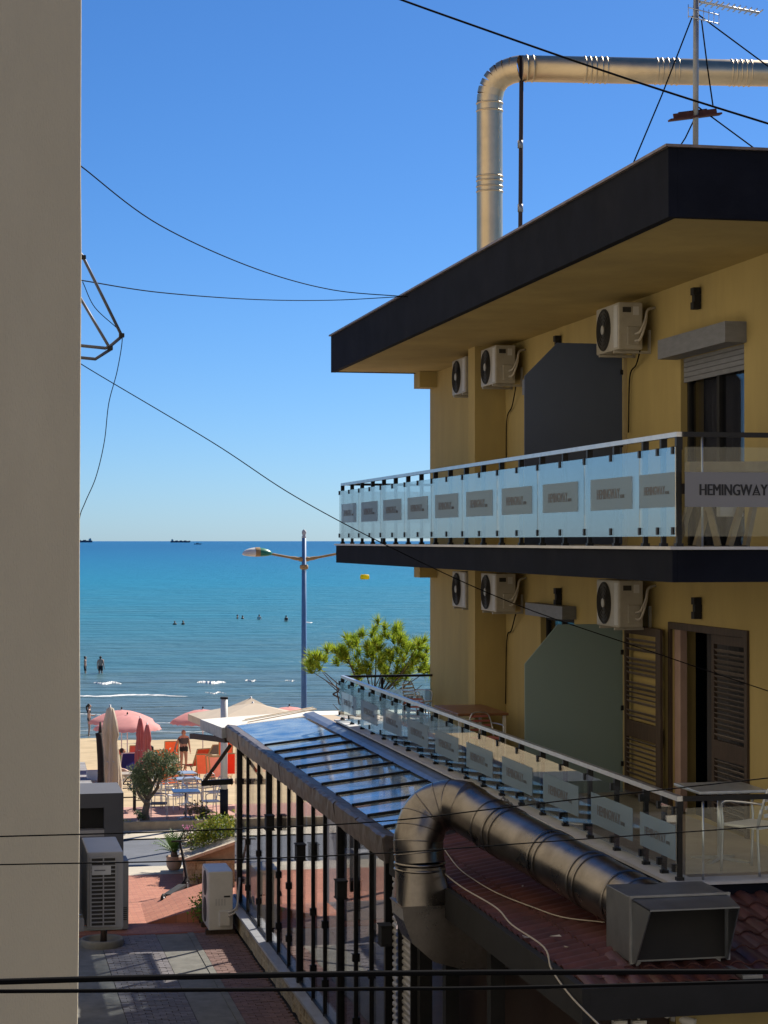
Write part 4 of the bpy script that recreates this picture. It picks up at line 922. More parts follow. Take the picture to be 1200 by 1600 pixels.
# concrete ring, grey kiosk, cabinet on the ground
pr = PZ(160, 1476, 2.87)
rg = thing('concrete_ring', 'round concrete ring planter on the paving under the big air conditioner', 'planter', (pr.x, pr.y, 2.85))
MB().lathe([(0.36, 0), (0.375, 0.10), (0.365, 0.135), (0.33, 0.135), (0.315, 0.10), (0.31, 0.03), (0.0, 0.03)], (0, 0, 0), 28).build('ring', CONC, rg, False)
MB().tube([(0.02, 0, 0.02), (0.03, 0.01, 0.5), (0.0, 0.02, 0.9)], [0.06, 0.05, 0.045], 8).build('stump', WOODD, rg, False)
kx = PY(193, 1300, 36.3).x; kz = PY(193, 1244, 36.3).z
kio = thing('grey_kiosk', 'dark grey rendered kiosk with a black window opening', 'kiosk', (1.5, 37, 2.8))
KG = mat('grey_render', (0.085, 0.09, 0.11), 0.85, var=0.1, scale=2, stain=(0.06, 0.062, 0.075), sscale=1, stain_amt=0.4)
wx1 = PY(163, 1280, 36.3).x; wz0 = PY(163, 1297, 36.3).z; wz1 = PY(163, 1262, 36.3).z
k_ = MB(); k_.box(-0.5, kx, 36.3, 36.5, wz1, kz); k_.box(wx1, kx, 36.3, 36.5, 2.75, wz1); k_.box(-0.5, wx1, 36.3, 36.5, 2.75, wz0 - 0.12); k_.build('front_wall', KG, kio)
MB().box(kx - 0.2, kx - 0.002, 36.5, 37.9, 2.75, kz - 0.002).build('side_wall', KG, kio); MB().box(-0.5, kx - 0.2, 37.7, 37.9, 2.75, kz - 0.002).build('rear_wall', KG, kio)
MB().box(-0.5, kx, 36.3, 37.9, kz, kz + 0.06).build('roof', KG, kio)
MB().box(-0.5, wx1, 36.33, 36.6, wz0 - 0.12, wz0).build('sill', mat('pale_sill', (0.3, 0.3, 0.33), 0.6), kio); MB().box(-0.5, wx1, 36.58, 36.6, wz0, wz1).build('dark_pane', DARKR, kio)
cx1 = PY(201, 1400, 35.6).x; cz1 = PY(201, 1345, 35.6).z
cab = thing('grey_cabinet', 'tall grey cabinet standing against the kiosk behind the large air conditioner', 'cabinet', (cx1 - 0.3, 35.9, 2.87))
MB().cbox((cx1 - 0.35, 35.92, (2.88 + cz1) / 2), 0.7, 0.6, cz1 - 2.88, bev=0.012).build('body', mat('cabinet_grey', (0.20, 0.21, 0.235), 0.6, var=0.1), cab)
for k in range(7): MB().box(cx1 - 0.3, cx1 - 0.03, 35.606, 35.615, 3.05 + k * 0.035, 3.065 + k * 0.035).build('vent_slot', ACD, cab)

# ---- ground standing AC by the veranda
gac = thing('standing_air_conditioner', 'white floor standing air conditioner beside the veranda corner', 'air conditioner', (4.37, 35, 2.86))
p0 = PZ(326, 1462, 2.86); p1 = PZ(365, 1462, 2.86); zt_ = PY(343, 1362, p0.y).z
x0_, x1_ = p0.x, p1.x; y0_ = p0.y
ACWH = mat('white_casing', (0.62, 0.60, 0.56), 0.45, var=0.07, scale=3, stain=(0.42, 0.38, 0.32), sscale=2, stain_amt=0.35)
MB().cbox(((x0_ + x1_) / 2, y0_ + 0.47, (2.95 + zt_) / 2), x1_ - x0_, 0.94, zt_ - 2.95, bev=0.02).build('casing', ACWH, gac)
for z in (3.25, 3.72):
    g = MB(); xx = x0_ - 0.004; g.tube([(xx, y0_ + 0.42, z), (xx - 0.02, y0_ + 0.42, z)], 0.22, 20); g.build('fan_grille', ACD, gac)
MB().box(x0_ - 0.012, x0_ + 0.01, y0_ + 0.05, y0_ + 0.9, 3.0, zt_ - 0.03).build('front_panel', ACWH, gac)
MB().cbox((x0_ + 0.28, y0_ - 0.02, 3.16), 0.2, 0.08, 0.27, bev=0.02).build('valve_cover', ACWH, gac)
MB().box(x1_ - 0.16, x1_ - 0.05, y0_ - 0.006, y0_ + 0.01, 3.52, 3.55).build('handle_recess', ACD, gac)
for k in range(4): MB().box(x0_ + 0.12 + 0.05 * k, x0_ + 0.15 + 0.05 * k, y0_ - 0.004, y0_ + 0.01, 3.38, 3.5).build('sticker', mat('grey_sticker', (0.5, 0.49, 0.47), 0.6), gac)
for k in range(2): MB().tube(catm([(x0_ + 0.34, y0_ - 0.05, 3.2 + .05 * k), (x1_ + 0.05, y0_ - 0.10, 3.3 + .06 * k), (x1_ + 0.10, y0_ + 0.05, 3.55 + .06 * k), (XG_ - 0.05, y0_ + 0.3, 3.75 + .05 * k)], 6), 0.018, 6).build('hose', ACP, gac)
for y in (y0_ + 0.12, y0_ + 0.8): MB().box(x0_ - 0.04, x1_ + 0.04, y - 0.05, y + 0.05, 2.865, 2.95).build('foot', WOODD, gac)

# ================================================================== PROMENADE, BEACH, PLANTS
# ---- lamp post
lp = PZ(475, 1130, 2.6); ld = 50.0; lx, ly = PY(475, 1000, 49.0).x, 49.0
BLUEP = mat('blue_paint', (0.10, 0.22, 0.42), 0.45, var=0.15, scale=4, stain=(0.16, 0.22, 0.32), sscale=2)
OCHR = mat('ochre_metal', (0.38, 0.24, 0.10), 0.5, var=0.2, scale=6)
lamp = thing('street_lamp', 'blue twin arm street lamp on the promenade in front of the sea', 'street lamp', (lx, ly, 2.6))
ztop = PY(477, 838, ly).z
MB().tube([(lx, ly, 2.6), (lx, ly, ztop)], [0.085, 0.055], 12).build('pole', BLUEP, lamp)
MB().lathe([(0.0, 0.16), (0.05, 0.12), (0.06, 0.07), (0.04, 0.0), (0.06, -0.03), (0.06, -0.06)], (lx, ly, ztop + 0.02), 12).build('finial', WEDGE, lamp)
za = PY(477, 886, ly).z; MB().lathe([(0.06, -0.06), (0.10, -0.05), (0.11, 0.0), (0.10, 0.05), (0.06, 0.06)], (lx, ly, za), 12).build('collar', OCHR, lamp)
LWH = mat('lamp_white', (0.75, 0.72, 0.66), 0.4); LGR = mat('lamp_green', (0.03, 0.22, 0.13), 0.35)
for s in (-1, 1):
    z0 = PY(477, 874, ly).z; z1 = PY(430, 866, ly).z
    arm = MB(); arm.tube(catm([(lx + s * 0.04, ly, z0), (lx + s * 0.25, ly, z0 + 0.03), (lx + s * 0.9, ly, z1 + 0.02)], 5), [0.06] * 3 + [0.045] * 3 + [0.03] * 5, 8); arm.build('arm', OCHR, lamp)
    def ell(c, rx, ry, rz, a0, a1, m, nm, n=10):
        mb = MB(); vs = []; fs = []
        for i in range(n + 1):
            a = a0 + (a1 - a0) * i / n
            for j in range(12):
                b = 2 * math.pi * j / 12; zz = rz * math.sin(a) * math.sin(b); zz = zz if zz > 0 else zz * 0.35
                vs.append((c[0] + s * rx * math.cos(a), c[1] + ry * math.sin(a) * math.cos(b), c[2] + zz))
        for i in range(n):
            for j in range(12): fs.append((i * 12 + j, i * 12 + (j + 1) % 12, (i + 1) * 12 + (j + 1) % 12, (i + 1) * 12 + j))
        mb.add(vs, fs, True).build(nm, m, lamp)
    hc = (lx + s * 1.18, ly, z1 + 0.0)
    ell(hc, 0.38, 0.17, 0.17, 0.02, R(82), LWH, 'diffuser'); ell(hc, 0.385, 0.175, 0.175, R(82), R(100), OCHR, 'trim_ring'); ell(hc, 0.38, 0.17, 0.17, R(100), R(176), LGR, 'lamp_housing')

# ---- white and black chimney post
wx, wy = PY(350, 1280, 50.2).x, 50.2
wp = thing('chimney_post', 'tall white pipe post with black base beside the terrace', 'post', (wx, wy, 2.6))
zb_ = PY(350, 1233, wy).z; zt2 = PY(350, 1092, wy).z
MB().tube([(wx, wy, 2.55), (wx, wy, zb_)], 0.105, 18).build('black_base', BLKM, wp); MB().tube([(wx, wy, zb_), (wx, wy, zt2)], 0.09, 18).build('white_pipe', LWH, wp); MB().tube([(wx, wy, zt2), (wx, wy, zt2 + 0.05)], 0.1, 18).build('cap', BLKM, wp)

# ---- foliage helpers
def leaves(mb, c, rad, n, size, rs, flat=1.0, asp=0.45):
    c = Vector(c)
    for _ in range(n):
        d = Vector((rs.gauss(0, 1), rs.gauss(0, 1), rs.gauss(0, 1))).normalized() * (rs.random() ** 0.45)
        p = c + Vector((d.x * rad, d.y * rad, d.z * rad * flat)); a = Vector((rs.gauss(0, 1), rs.gauss(0, 1), rs.gauss(0, 1) + 0.3)).normalized(); b = a.orthogonal().normalized(); b = (Matrix.Rotation(rs.uniform(0, 6.28), 3, a) @ b)
        s_ = size * rs.uniform(0.6, 1.3)
        mb.add([p, p + a * s_ * 0.5 + b * s_ * asp * 0.5, p + a * s_, p + a * s_ * 0.5 - b * s_ * asp * 0.5], [(0, 1, 2, 3)])
BARK = mat('bark', (0.16, 0.125, 0.095), 0.9, var=0.35, scale=8, bump=0.6, bscale=30)
PBARK = mat('pine_bark', (0.10, 0.075, 0.06), 0.9, var=0.35, scale=8, bump=0.6, bscale=30)
PINE = leafmat('pine_needles', (0.09, 0.19, 0.015), (0.50, 0.58, 0.05), 0.55)
OLIV = leafmat('olive_leaves', (0.085, 0.125, 0.06), (0.24, 0.28, 0.15), 0.3)
HEDG = leafmat('hedge_leaves', (0.10, 0.18, 0.02), (0.34, 0.33, 0.05), 0.35)
GRAS = leafmat('grass_blades', (0.07, 0.12, 0.02), (0.17, 0.2, 0.04), 0.35)
# pine behind the balcony
py_ = 45.0; pc = PY(575, 1110, py_); pine = thing('pine_tree', 'bright green pine tree rising behind the lower balcony', 'tree', (pc.x, py_, 2.6))
rs = random.Random(11); tk = MB(); base = Vector((pc.x + 0.1, py_, 2.6)); ZF = lambda px, py, dy=0: PY(px, py, py_ + dy)
fork = ZF(582, 1095)
tk.tube(catm([base, base.lerp(fork, .5) + Vector((.08, 0, 0)), fork], 5), [0.11 - 0.005 * i for i in range(11)], 8)
tufts = []
blobs = [(600, 982, 22), (570, 1000, 24), (640, 1005, 26), (620, 985, 18), (548, 1000, 15), (520, 1020, 20), (500, 1028, 18), (488, 1040, 10), (585, 1030, 26), (612, 1025, 24), (640, 1032, 20), (560, 1038, 20), (602, 1048, 16), (566, 1055, 14), (632, 1048, 14), (655, 1012, 14), (655, 1035, 14), (596, 1000, 20), (540, 1020, 16), (625, 1008, 18), (575, 1018, 18), (664, 1045, 10), (618, 1060, 9)]
for (bx2, by2, br2) in blobs:
    for k in range(7):
        a = rs.uniform(0, 6.28); q = br2 * rs.random() ** 0.6
        tufts.append(ZF(bx2 + q * math.cos(a), by2 + q * 0.8 * math.sin(a), rs.uniform(-0.7, 0.7) * (br2 / 24)))
for i, tp in enumerate(tufts):
    if i % 9 == 0:
        mid = fork.lerp(tp, 0.5) + Vector((rs.uniform(-.12, .12), rs.uniform(-.1, .1), -0.16))
        tk.tube(catm([fork + Vector((0, 0, rs.uniform(-.15, .1))), mid, tp], 3), [0.03, 0.026, 0.022, 0.017, 0.013, 0.009, 0.006], 5)
# bare twigs
for (a, b) in (((500, 1045), (545, 1090)), ((545, 1060), (520, 1085)), ((645, 1060), (600, 1095)), ((660, 1070), (612, 1098)), ((505, 1060), (560, 1100)), ((535, 1085), (585, 1120)), ((520, 1100), (548, 1120)), ((525, 1062), (530, 1100)), ((650, 1080), (620, 1100))):
    p, q = ZF(*a), ZF(*b); tk.tube(catm([p, p.lerp(q, .5) + Vector((0, 0, -.06)), q], 3), [0.006, 0.009, 0.012, 0.014, 0.016, 0.018, 0.02], 5); tk.tube([q, fork + Vector((0, 0, -0.35))], [0.02, 0.03], 5)
tk.build('trunk', PBARK, pine)
nd = MB()
for tp in tufts:
    up_ = (Vector((rs.uniform(-.5, .5), rs.uniform(-.5, .5), 1.0)) + (tp - fork).normalized() * 0.6).normalized()
    for k in range(70):
        d = (up_ * 1.0 + Vector((rs.gauss(0, 1), rs.gauss(0, 1), rs.gauss(0, 1))) * 0.62).normalized(); ln = rs.uniform(0.14, 0.27); w_ = d.orthogonal().normalized() * 0.011
        w_ = Matrix.Rotation(rs.uniform(0, 3.14), 3, d) @ w_; b = tp + d * 0.01 - up_ * rs.uniform(0, 0.12)
        nd.add([b - w_, b + w_, b + d * ln], [(0, 1, 2)])
nd.build('crown', PINE, pine)
# olive tree on the terrace edge
oy = 50.1; ob = PY(228, 1290, oy); ol = thing('olive_tree', 'small grey green olive tree with twisted trunk beside the cafe tables', 'tree', (ob.x, oy, 2.65))
OZ = lambda px, py, dy=0: PY(px, py, oy + dy); rs = random.Random(5); tk = MB()
b0 = Vector((ob.x, oy, 2.62)); f0_ = OZ(231, 1250)
tk.tube(catm([b0, OZ(227, 1270), f0_], 4), [0.14, 0.12, 0.11, 0.10, 0.095, 0.09, 0.085, 0.08, 0.075], 9)
ends = [[(231, 1250), (238, 1228), (247, 1210), (252, 1200)], [(231, 1250), (245, 1232), (250, 1215), (262, 1200)], [(231, 1250), (222, 1235), (218, 1220)], [(229, 1256), (216, 1240), (212, 1225)], [(238, 1228), (230, 1212), (228, 1202)]]
for e in ends: p = catm([OZ(*q, rs.uniform(-.1, .1)) for q in e], 4); tk.tube(p, [0.05 - 0.035 * i / len(p) for i in range(len(p))], 7)
tk.build('trunk', BARK, ol); lf = MB()
for (px, py, r_, n) in ((246, 1190, .34, 420), (262, 1198, .3, 340), (232, 1196, .3, 340), (222, 1212, .28, 300), (212, 1205, .22, 200), (216, 1225, .28, 280), (228, 1232, .22, 180), (270, 1205, .22, 200), (268, 1182, .2, 140), (255, 1210, .22, 160), (240, 1212, .25, 220), (222, 1240, .18, 110), (218, 1272, .14, 70), (235, 1184, .2, 140)):
    leaves(lf, OZ(px, py, rs.uniform(-.25, .25)), r_ * 1.05, int(n * 1.5), 0.095, rs, 0.85, 0.3)
lf.build('crown', OLIV, ol)
# grass and ground cover along the kerb
gs = MB(); rs = random.Random(21)
for _ in range(4200):
    x = rs.uniform(2.8, 14); y = rs.uniform(49.65, 50.45); dens = 0.5 + 0.5 * math.sin(x * 2.3)
    if rs.random() < 0.35 + 0.5 * dens:
        h = rs.uniform(0.04, 0.16) * (0.5 + dens); a = rs.uniform(0, 6.28); w_ = 0.018
        gs.add([(x - w_ * math.cos(a), y - w_ * math.sin(a), gz(y) + 0.11), (x + w_ * math.cos(a), y + w_ * math.sin(a), gz(y) + 0.11), (x + rs.uniform(-.06, .06), y + rs.uniform(-.06, .06), gz(y) + 0.11 + h)], [(0, 1, 2)])
tag(gs.build('grass', GRAS), 'low green grass and ground cover behind the stone kerb', 'grass', kind='stuff')
def bush(px, py, Y, r_, n, size, m, label, dry=False, flat=0.8, gzv=None):
    c = PY(px, py, Y); t = thing('shrub', label, 'shrub', (c.x, Y, gz(Y)), 0, 'shrubs around the forecourt'); rs = random.Random(int(px * 7 + py)); lf = MB()
    for k in range(5): leaves(lf, c + Vector((rs.uniform(-.6, .6) * r_, rs.uniform(-.5, .5) * r_, rs.uniform(-.3, .3) * r_)), r_ * 0.65, n // 5, size, rs, flat, 0.5)
    lf.build('foliage', m, t); st = MB(); base = Vector((c.x, Y, gz(Y) if gzv is None else gzv))
    for k in range(7): st.tube([base + Vector((rs.uniform(-.05, .05), rs.uniform(-.05, .05), 0)), c + Vector((rs.uniform(-.7, .7) * r_, rs.uniform(-.5, .5) * r_, rs.uniform(-.2, .4) * r_))], [0.012, 0.005], 5)
    st.build('stem', BARK, t); return t
DRY = leafmat('dry_leaves', (0.16, 0.13, 0.06), (0.26, 0.18, 0.09), 0.25)
bush(305, 1262, 50.1, 0.34, 260, 0.07, DRY, 'dry brownish shrub under the cafe tables by the kerb')
bush(322, 1268, 50.2, 0.26, 220, 0.07, GRAS, 'small green shrub right of the dry one by the kerb')
bush(219, 1275, 50.0, 0.16, 130, 0.07, OLIV, 'small shoot beside the olive trunk base')
# stone planter with yellow green hedge, near the veranda end
pl = thing('stone_planter', 'rubble stone planter wall with pale coping near the veranda end', 'planter', (4.4, 40, 2.75))
A = PZ(291, 1384, 2.75); A = Vector((A.x, A.y, 0)); B = Vector((4.95, 39.6, 0))
A = Vector((PY(292, 1380, 40.6).x, 40.6, 0)); C_ = Vector((PY(296, 1330, 43.2).x, 43.2, 0))
co = MB(); co.add([(A.x, A.y, 2.7), (5.6, 40.2, 2.7), (5.6, 43.4, 2.7), (C_.x, C_.y, 2.7), (A.x, A.y, 3.26), (5.6, 40.2, 3.72), (5.6, 43.4, 3.72), (C_.x, C_.y, 3.26)], [(0, 1, 5, 4), (1, 2, 6, 5), (2, 3, 7, 6), (3, 0, 4, 7), (4, 5, 6, 7)]); core = co.build('core', MORT, pl)
stone_face(core, (A.x, A.y), (5.6, 40.2), 2.76, 3.3, 0.14, 0.26, random.Random(8)); stone_face(core, (C_.x, C_.y), (A.x, A.y), 2.76, 3.24, 0.14, 0.26, random.Random(9))
COPE = mat('pale_coping', (0.55, 0.45, 0.33), 0.8, var=0.15, scale=5)
for k in range(3):
    p, q = Vector((A.x - .05, A.y - .06, 3.29)).lerp(Vector((5.6, 40.14, 3.75)), k / 3 + 0.003), Vector((A.x - .05, A.y - .06, 3.29)).lerp(Vector((5.6, 40.14, 3.75)), (k + 1) / 3 - 0.003)
    MB().bar(p, q, 0.28, 0.06).build('coping', COPE, pl)
MB().bar(Vector((A.x - .03, A.y + .1, 3.29)), Vector((C_.x - .03, C_.y, 3.29)), 0.26, 0.06).build('coping', COPE, pl)
bush(345, 1298, 41.4, 0.55, 1100, 0.085, HEDG, 'bright yellow green hedge bush filling the planter beside the veranda', gzv=3.4)
bush(320, 1308, 41.6, 0.45, 700, 0.075, HEDG, 'lower yellow green bush left of the hedge in the planter', gzv=3.3)
bush(300, 1308, 42.2, 0.25, 180, 0.07, DRY, 'sparse dry bush at the left end of the planter', gzv=3.25)
FLOW = leafmat('pink_petals', (0.65, 0.22, 0.38), (0.75, 0.35, 0.5), 0.3)
fw = thing('flower_bush', 'small pink oleander flowers above the planter', 'flowers', PY(293, 1305, 42.4)); lf = MB(); rs = random.Random(3)
leaves(lf, PY(294, 1294, 42.4), 0.13, 45, 0.05, rs, 0.6, 0.9); lf.build('petals', FLOW, fw); lf = MB(); leaves(lf, PY(292, 1302, 42.4), 0.16, 60, 0.08, rs, 0.7, 0.3); lf.build('foliage', OLIV, fw); MB().tube([PY(293, 1297, 42.4), PY(294, 1325, 42.4)], 0.01, 5).build('stem', BARK, fw)
bush(314, 1418, 36.05, 0.27, 460, 0.06, leafmat('weed_leaves', (0.09, 0.2, 0.02), (0.2, 0.34, 0.04), 0.35), 'bright green weeds growing by the white floor standing air conditioner', flat=1.4)
bush(312, 1370, 40.2, 0.16, 120, 0.06, HEDG, 'small weed at the foot of the stone planter')
# potted cycad
cyp = PZ(272, 1360, 2.76); cy = thing('potted_cycad', 'cycad palm in a round terracotta pot by the road', 'potted plant', (cyp.x, cyp.y, 2.77))
TERC = mat('pale_terracotta', (0.46, 0.31, 0.22), 0.8, var=0.15, scale=6)
MB().lathe([(0.0, 0.0), (0.11, 0.0), (0.155, 0.08), (0.17, 0.18), (0.16, 0.25), (0.175, 0.27), (0.175, 0.30), (0.15, 0.30), (0.13, 0.26), (0.0, 0.26)], (0, 0, 0), 20).build('pot', TERC, cy, False)
MB().lathe([(0.05, 0.25), (0.075, 0.3), (0.07, 0.38), (0.0, 0.42)], (0, 0, 0), 10).build('trunk', BARK, cy, False)
rs = random.Random(2); fr_ = MB()
for k in range(22):
    a = k * 2.4; el_ = rs.uniform(0.25, 1.2); ln = rs.uniform(0.5, 0.68); d = Vector((math.cos(a) * math.cos(el_), math.sin(a) * math.cos(el_), math.sin(el_)))
    sp = arc((0, 0, 0.36), Vector((0, 0, 0.36)) + d * ln * 0.6, Vector((0, 0, 0.36)) + d * ln + Vector((0, 0, -0.16 * math.cos(el_))), 9); side = d.cross(Vector((0, 0, 1))).normalized()
    for i in range(1, 10):
        wv = 0.10 * math.sin(math.pi * (i + 1.5) / 12)
        for s in (-1, 1): p = sp[i]; t_ = (sp[i] - sp[i - 1]); fr_.add([sp[i - 1], p, p + side * s * wv + t_ * 0.8 + Vector((0, 0, 0.02))], [(0, 1, 2)])
fr_.build('frond', leafmat('cycad_green', (0.05, 0.12, 0.02), (0.11, 0.19, 0.04), 0.2), cy, False)
# electric scooter lying parked
sp0 = PZ(292, 1397, 2.79); sw = PZ(255, 1412, 2.86)
sct = thing('kick_scooter', 'dark electric kick scooter parked at the stone planter', 'scooter', (sp0.x, sp0.y, 2.8))
rear = Vector((sw.x, sw.y, 2.94)); front = Vector((sp0.x, sp0.y + 0.05, 2.98)); hb = PY(281, 1314, sp0.y - 0.1)
SCB = mat('scooter_black', (0.014, 0.014, 0.016), 0.8)
for nm, c in (('rear_wheel', rear), ('front_wheel', front)):
    dv = (front - rear).normalized(); sv = dv.cross(Vector((0, 0, 1))).normalized()
    w = MB(); w.tube([c + (dv * math.cos(a) + Vector((0, 0, 1)) * math.sin(a)) * 0.085 for a in [i * math.pi / 10 for i in range(21)]], 0.03, 7, False); o = w.build('wheel', SCB, sct)
    MB().tube([c - sv * 0.025, c + sv * 0.025], 0.05, 12).build('hub', STEEL, o)
d0, d1_ = rear.lerp(front, 0.15) + Vector((0, 0, 0.03)), rear.lerp(front, 0.82) + Vector((0, 0, 0.03))
MB().bar(d0, d1_, 0.15, 0.05).build('deck', SCB, sct)
MB().tube([d1_, front + Vector((0, 0, 0.13)), hb], [0.035, 0.032, 0.022], 8).build('stem', SCB, sct)
MB().tube([front, front + Vector((0.0, 0, 0.16))], 0.03, 8).build('fork', SCB, sct)
hv = Vector((1, 0.1, 0.02)); MB().tube([hb - hv * 0.17, hb - hv * 0.05, hb, hb + hv * 0.17], 0.016, 7).build('handlebar', SCB, sct)
MB().tube(catm([hb + Vector((0, -.03, -.02)), hb + Vector((0.07, -.06, -.3)), hb.lerp(front, .8) + Vector((0.02, -.02, 0))], 5), 0.006, 5).build('brake_cable', SCB, sct)

# ---- umbrellas
PINK = mat('pink_fabric', (0.84, 0.40, 0.37), 0.8, var=0.06, scale=4); WHM = mat('white_pole', (0.7, 0.68, 0.65), 0.5)
def transl(m, f=0.35):
    n = m.node_tree.nodes; l = m.node_tree.links; b = n['Principled BSDF']; tl = n.new('ShaderNodeBsdfTranslucent'); l.new([k for k in l if k.to_socket == b.inputs['Base Color']][0].from_socket, tl.inputs['Color'])
    s = n.new('ShaderNodeMixShader'); s.inputs[0].default_value = f; l.new(b.outputs[0], s.inputs[1]); l.new(tl.outputs[0], s.inputs[2]); l.new(s.outputs[0], n['Material Output'].inputs['Surface'])
transl(PINK); transl(CREAM, 0.3)
def umbrella(px, pytop, Y, r_, h, label, tilt=0.0):
    c = PY(px, pytop, Y); zb = gz(Y); H = c.z - zb
    t = thing('beach_umbrella', label, 'umbrella', (c.x, Y, zb), 0, 'open pink beach umbrellas')
    nseg = 8; vs = [(0, 0, H)]; fs = []; M = 48; rings = [0.3, 0.6, 0.85, 1.0]
    for k, q in enumerate(rings):
        for j in range(M):
            a = 2 * math.pi * j / M; sag = 1 - 0.06 * q * abs(math.sin(a * nseg / 2)) ; rr = r_ * q * sag
            vs.append((rr * math.cos(a), rr * math.sin(a), H - h * (q ** 1.7)))
    for j in range(M):
        a = 2 * math.pi * j / M; vs.append((r_ * 1.005 * math.cos(a), r_ * 1.005 * math.sin(a), H - h - 0.09 - 0.035 * abs(math.sin(a * nseg * 1.5))))
    for j in range(M): fs.append((0, 1 + j, 1 + (j + 1) % M))
    for k in range(len(rings)):
        for j in range(M): fs.append((1 + k * M + j, 1 + k * M + (j + 1) % M, 1 + (k + 1) * M + (j + 1) % M, 1 + (k + 1) * M + j))
    cn = MB().add(vs, fs, True).build('canopy', PINK, t, False)
    MB().tube([(0, 0, 0), (0, 0, H + 0.08)], 0.022, 8).build('pole', WHM, t, False)
    for k in range(nseg):
        a = 2 * math.pi * k / nseg; MB().tube([(0, 0, H - 0.03), (r_ * 0.6 * math.cos(a), r_ * 0.6 * math.sin(a), H - h * 0.42 - 0.02), (r_ * 0.98 * math.cos(a), r_ * 0.98 * math.sin(a), H - h - 0.02)], 0.008, 4).build('rib', WHM, cn, False)
    MB().lathe([(0.03, 0), (0.035, 0.06), (0.0, 0.1)], (0, 0, H + 0.02), 8).build('finial', SCB, t, False)
    t.rotation_euler = (tilt, 0, 0.2)
umbrella(190, 1109, 81, 1.32, 0.42, 'pink beach umbrella at the back of the left pair')
umbrella(199, 1117, 77, 1.30, 0.45, 'pink beach umbrella in front of the left pair')
umbrella(317, 1108, 80, 1.32, 0.45, 'pink beach umbrella beside the white chimney post')
umbrella(452, 1104, 82, 1.3, 0.42, 'pink beach umbrella seen behind the cream parasol near the lamp')
umbrella(655, 1128, 66, 1.3, 0.4, 'pink beach umbrella seen through the lower glass railing')
umbrella(540, 1120, 74, 1.3, 0.4, 'pink beach umbrella left of the railing corner')
def closed_umbrella(px, pt, Y, w_, m, label, ph=None, pole=WHM):
    c = PY(px, pt, Y); zb = gz(Y); H = c.z - zb
    t = thing('closed_umbrella', label, 'umbrella', (c.x, Y, zb), 0, 'folded umbrellas')
    rs = random.Random(int(px)); n = 36
    def wob(a, i): return 1 + 0.28 * math.sin(a * 8 + i * 0.25) * min(1, i / 3) + 0.06 * math.sin(a * 3 + i)
    prof = [(0.005, H), (w_ * 0.35, H - 0.06), (w_ * 0.62, H * 0.86), (w_ * 0.78, H * 0.74), (w_ * 0.62, H * 0.68), (w_ * 0.80, H * 0.55), (w_ * 0.95, H * 0.4), (w_, H * 0.28), (w_ * 0.95, H * 0.22)]
    MB().lathe(prof, (0, 0, 0), n, True, wob).build('folded_canopy', m, t, False)
    MB().tube([(0, 0, 0), (0, 0, H + 0.05)], 0.025, 8).build('pole', pole, t, False)
    MB().tube([(w_ * 0.74 * math.cos(a), w_ * 0.74 * math.sin(a), H * 0.50) for a in [i * math.pi / 8 for i in range(17)]], 0.015, 5, False).build('tie', pole, t, False)
PINKD = mat('folded_pink', (0.50, 0.13, 0.12), 0.85, var=0.15, scale=6)
closed_umbrella(219, 1121, 74, 0.17, PINKD, 'folded pink umbrella, taller of the two by the orange deck chair')
closed_umbrella(230, 1131, 72, 0.17, PINKD, 'folded pink umbrella, shorter and right of the two')
closed_umbrella(172, 1104, 53.0, 0.26, CREAM, 'large folded cream parasol beside the dark wooden trunk')
# dark trunk
tp = PY(160, 1128, 52.0); tk = thing('wooden_trunk', 'dark bare wooden trunk standing beside the folded cream parasol', 'trunk', (tp.x, 52, gz(52)))
MB().tube(catm([(PY(159, 1290, 52).x, 52, gz(52)), PY(158, 1220, 52), PY(157, 1180, 52), PY(154, 1145, 52)], 4), [0.1] * 5 + [0.09] * 5 + [0.085, 0.08, 0.09], 9).build('stem', mat('burnt_wood', (0.03, 0.022, 0.018), 0.9, var=0.4, scale=6, bump=0.5), tk)
MB().tube([PY(156, 1150, 52), PY(157, 1128, 52)], [0.06, 0.025], 7).build('broken_branch', WOODD, tk)
# cream square parasol
def sq_parasol(px, pt, Y, w_, label):
    c = PY(px, pt, Y); zb = gz(Y); H = c.z - zb; h = 0.38; t = thing('square_parasol', label, 'parasol', (c.x, Y, zb), 0.1, 'cream parasols')
    q = w_ / 2; m = MB(); m.add([(0, 0, H), (-q, -q, H - h), (q, -q, H - h), (q, q, H - h), (-q, q, H - h), (-q, -q, H - h - 0.18), (q, -q, H - h - 0.18), (q, q, H - h - 0.18), (-q, q, H - h - 0.18)], [(0, 1, 2), (0, 2, 3), (0, 3, 4), (0, 4, 1), (1, 5, 6, 2), (2, 6, 7, 3), (3, 7, 8, 4), (4, 8, 5, 1)]); m.build('canopy', CREAM, t, False)
    MB().tube([(0, 0, 0), (0, 0, H + 0.03)], 0.03, 8).build('pole', WHM, t, False)
    for sx, sy in ((1, 1), (1, -1), (-1, 1), (-1, -1)): MB().tube([(0, 0, H - 0.03), (sx * q * .98, sy * q * .98, H - h - 0.01)], 0.012, 4).build('rib', WHM, t, False)
sq_parasol(392, 1090, 55, 1.35, 'small square cream parasol top above the canopy')
sq_parasol(395, 1098, 52.5, 2.9, 'wide cream parasol behind the white chimney post')
sq_parasol(600, 1112, 52.5, 3.0, 'cream parasol behind the lower balcony railing')
sq_parasol(510, 1113, 54.5, 2.2, 'cream parasol left of the balcony corner')

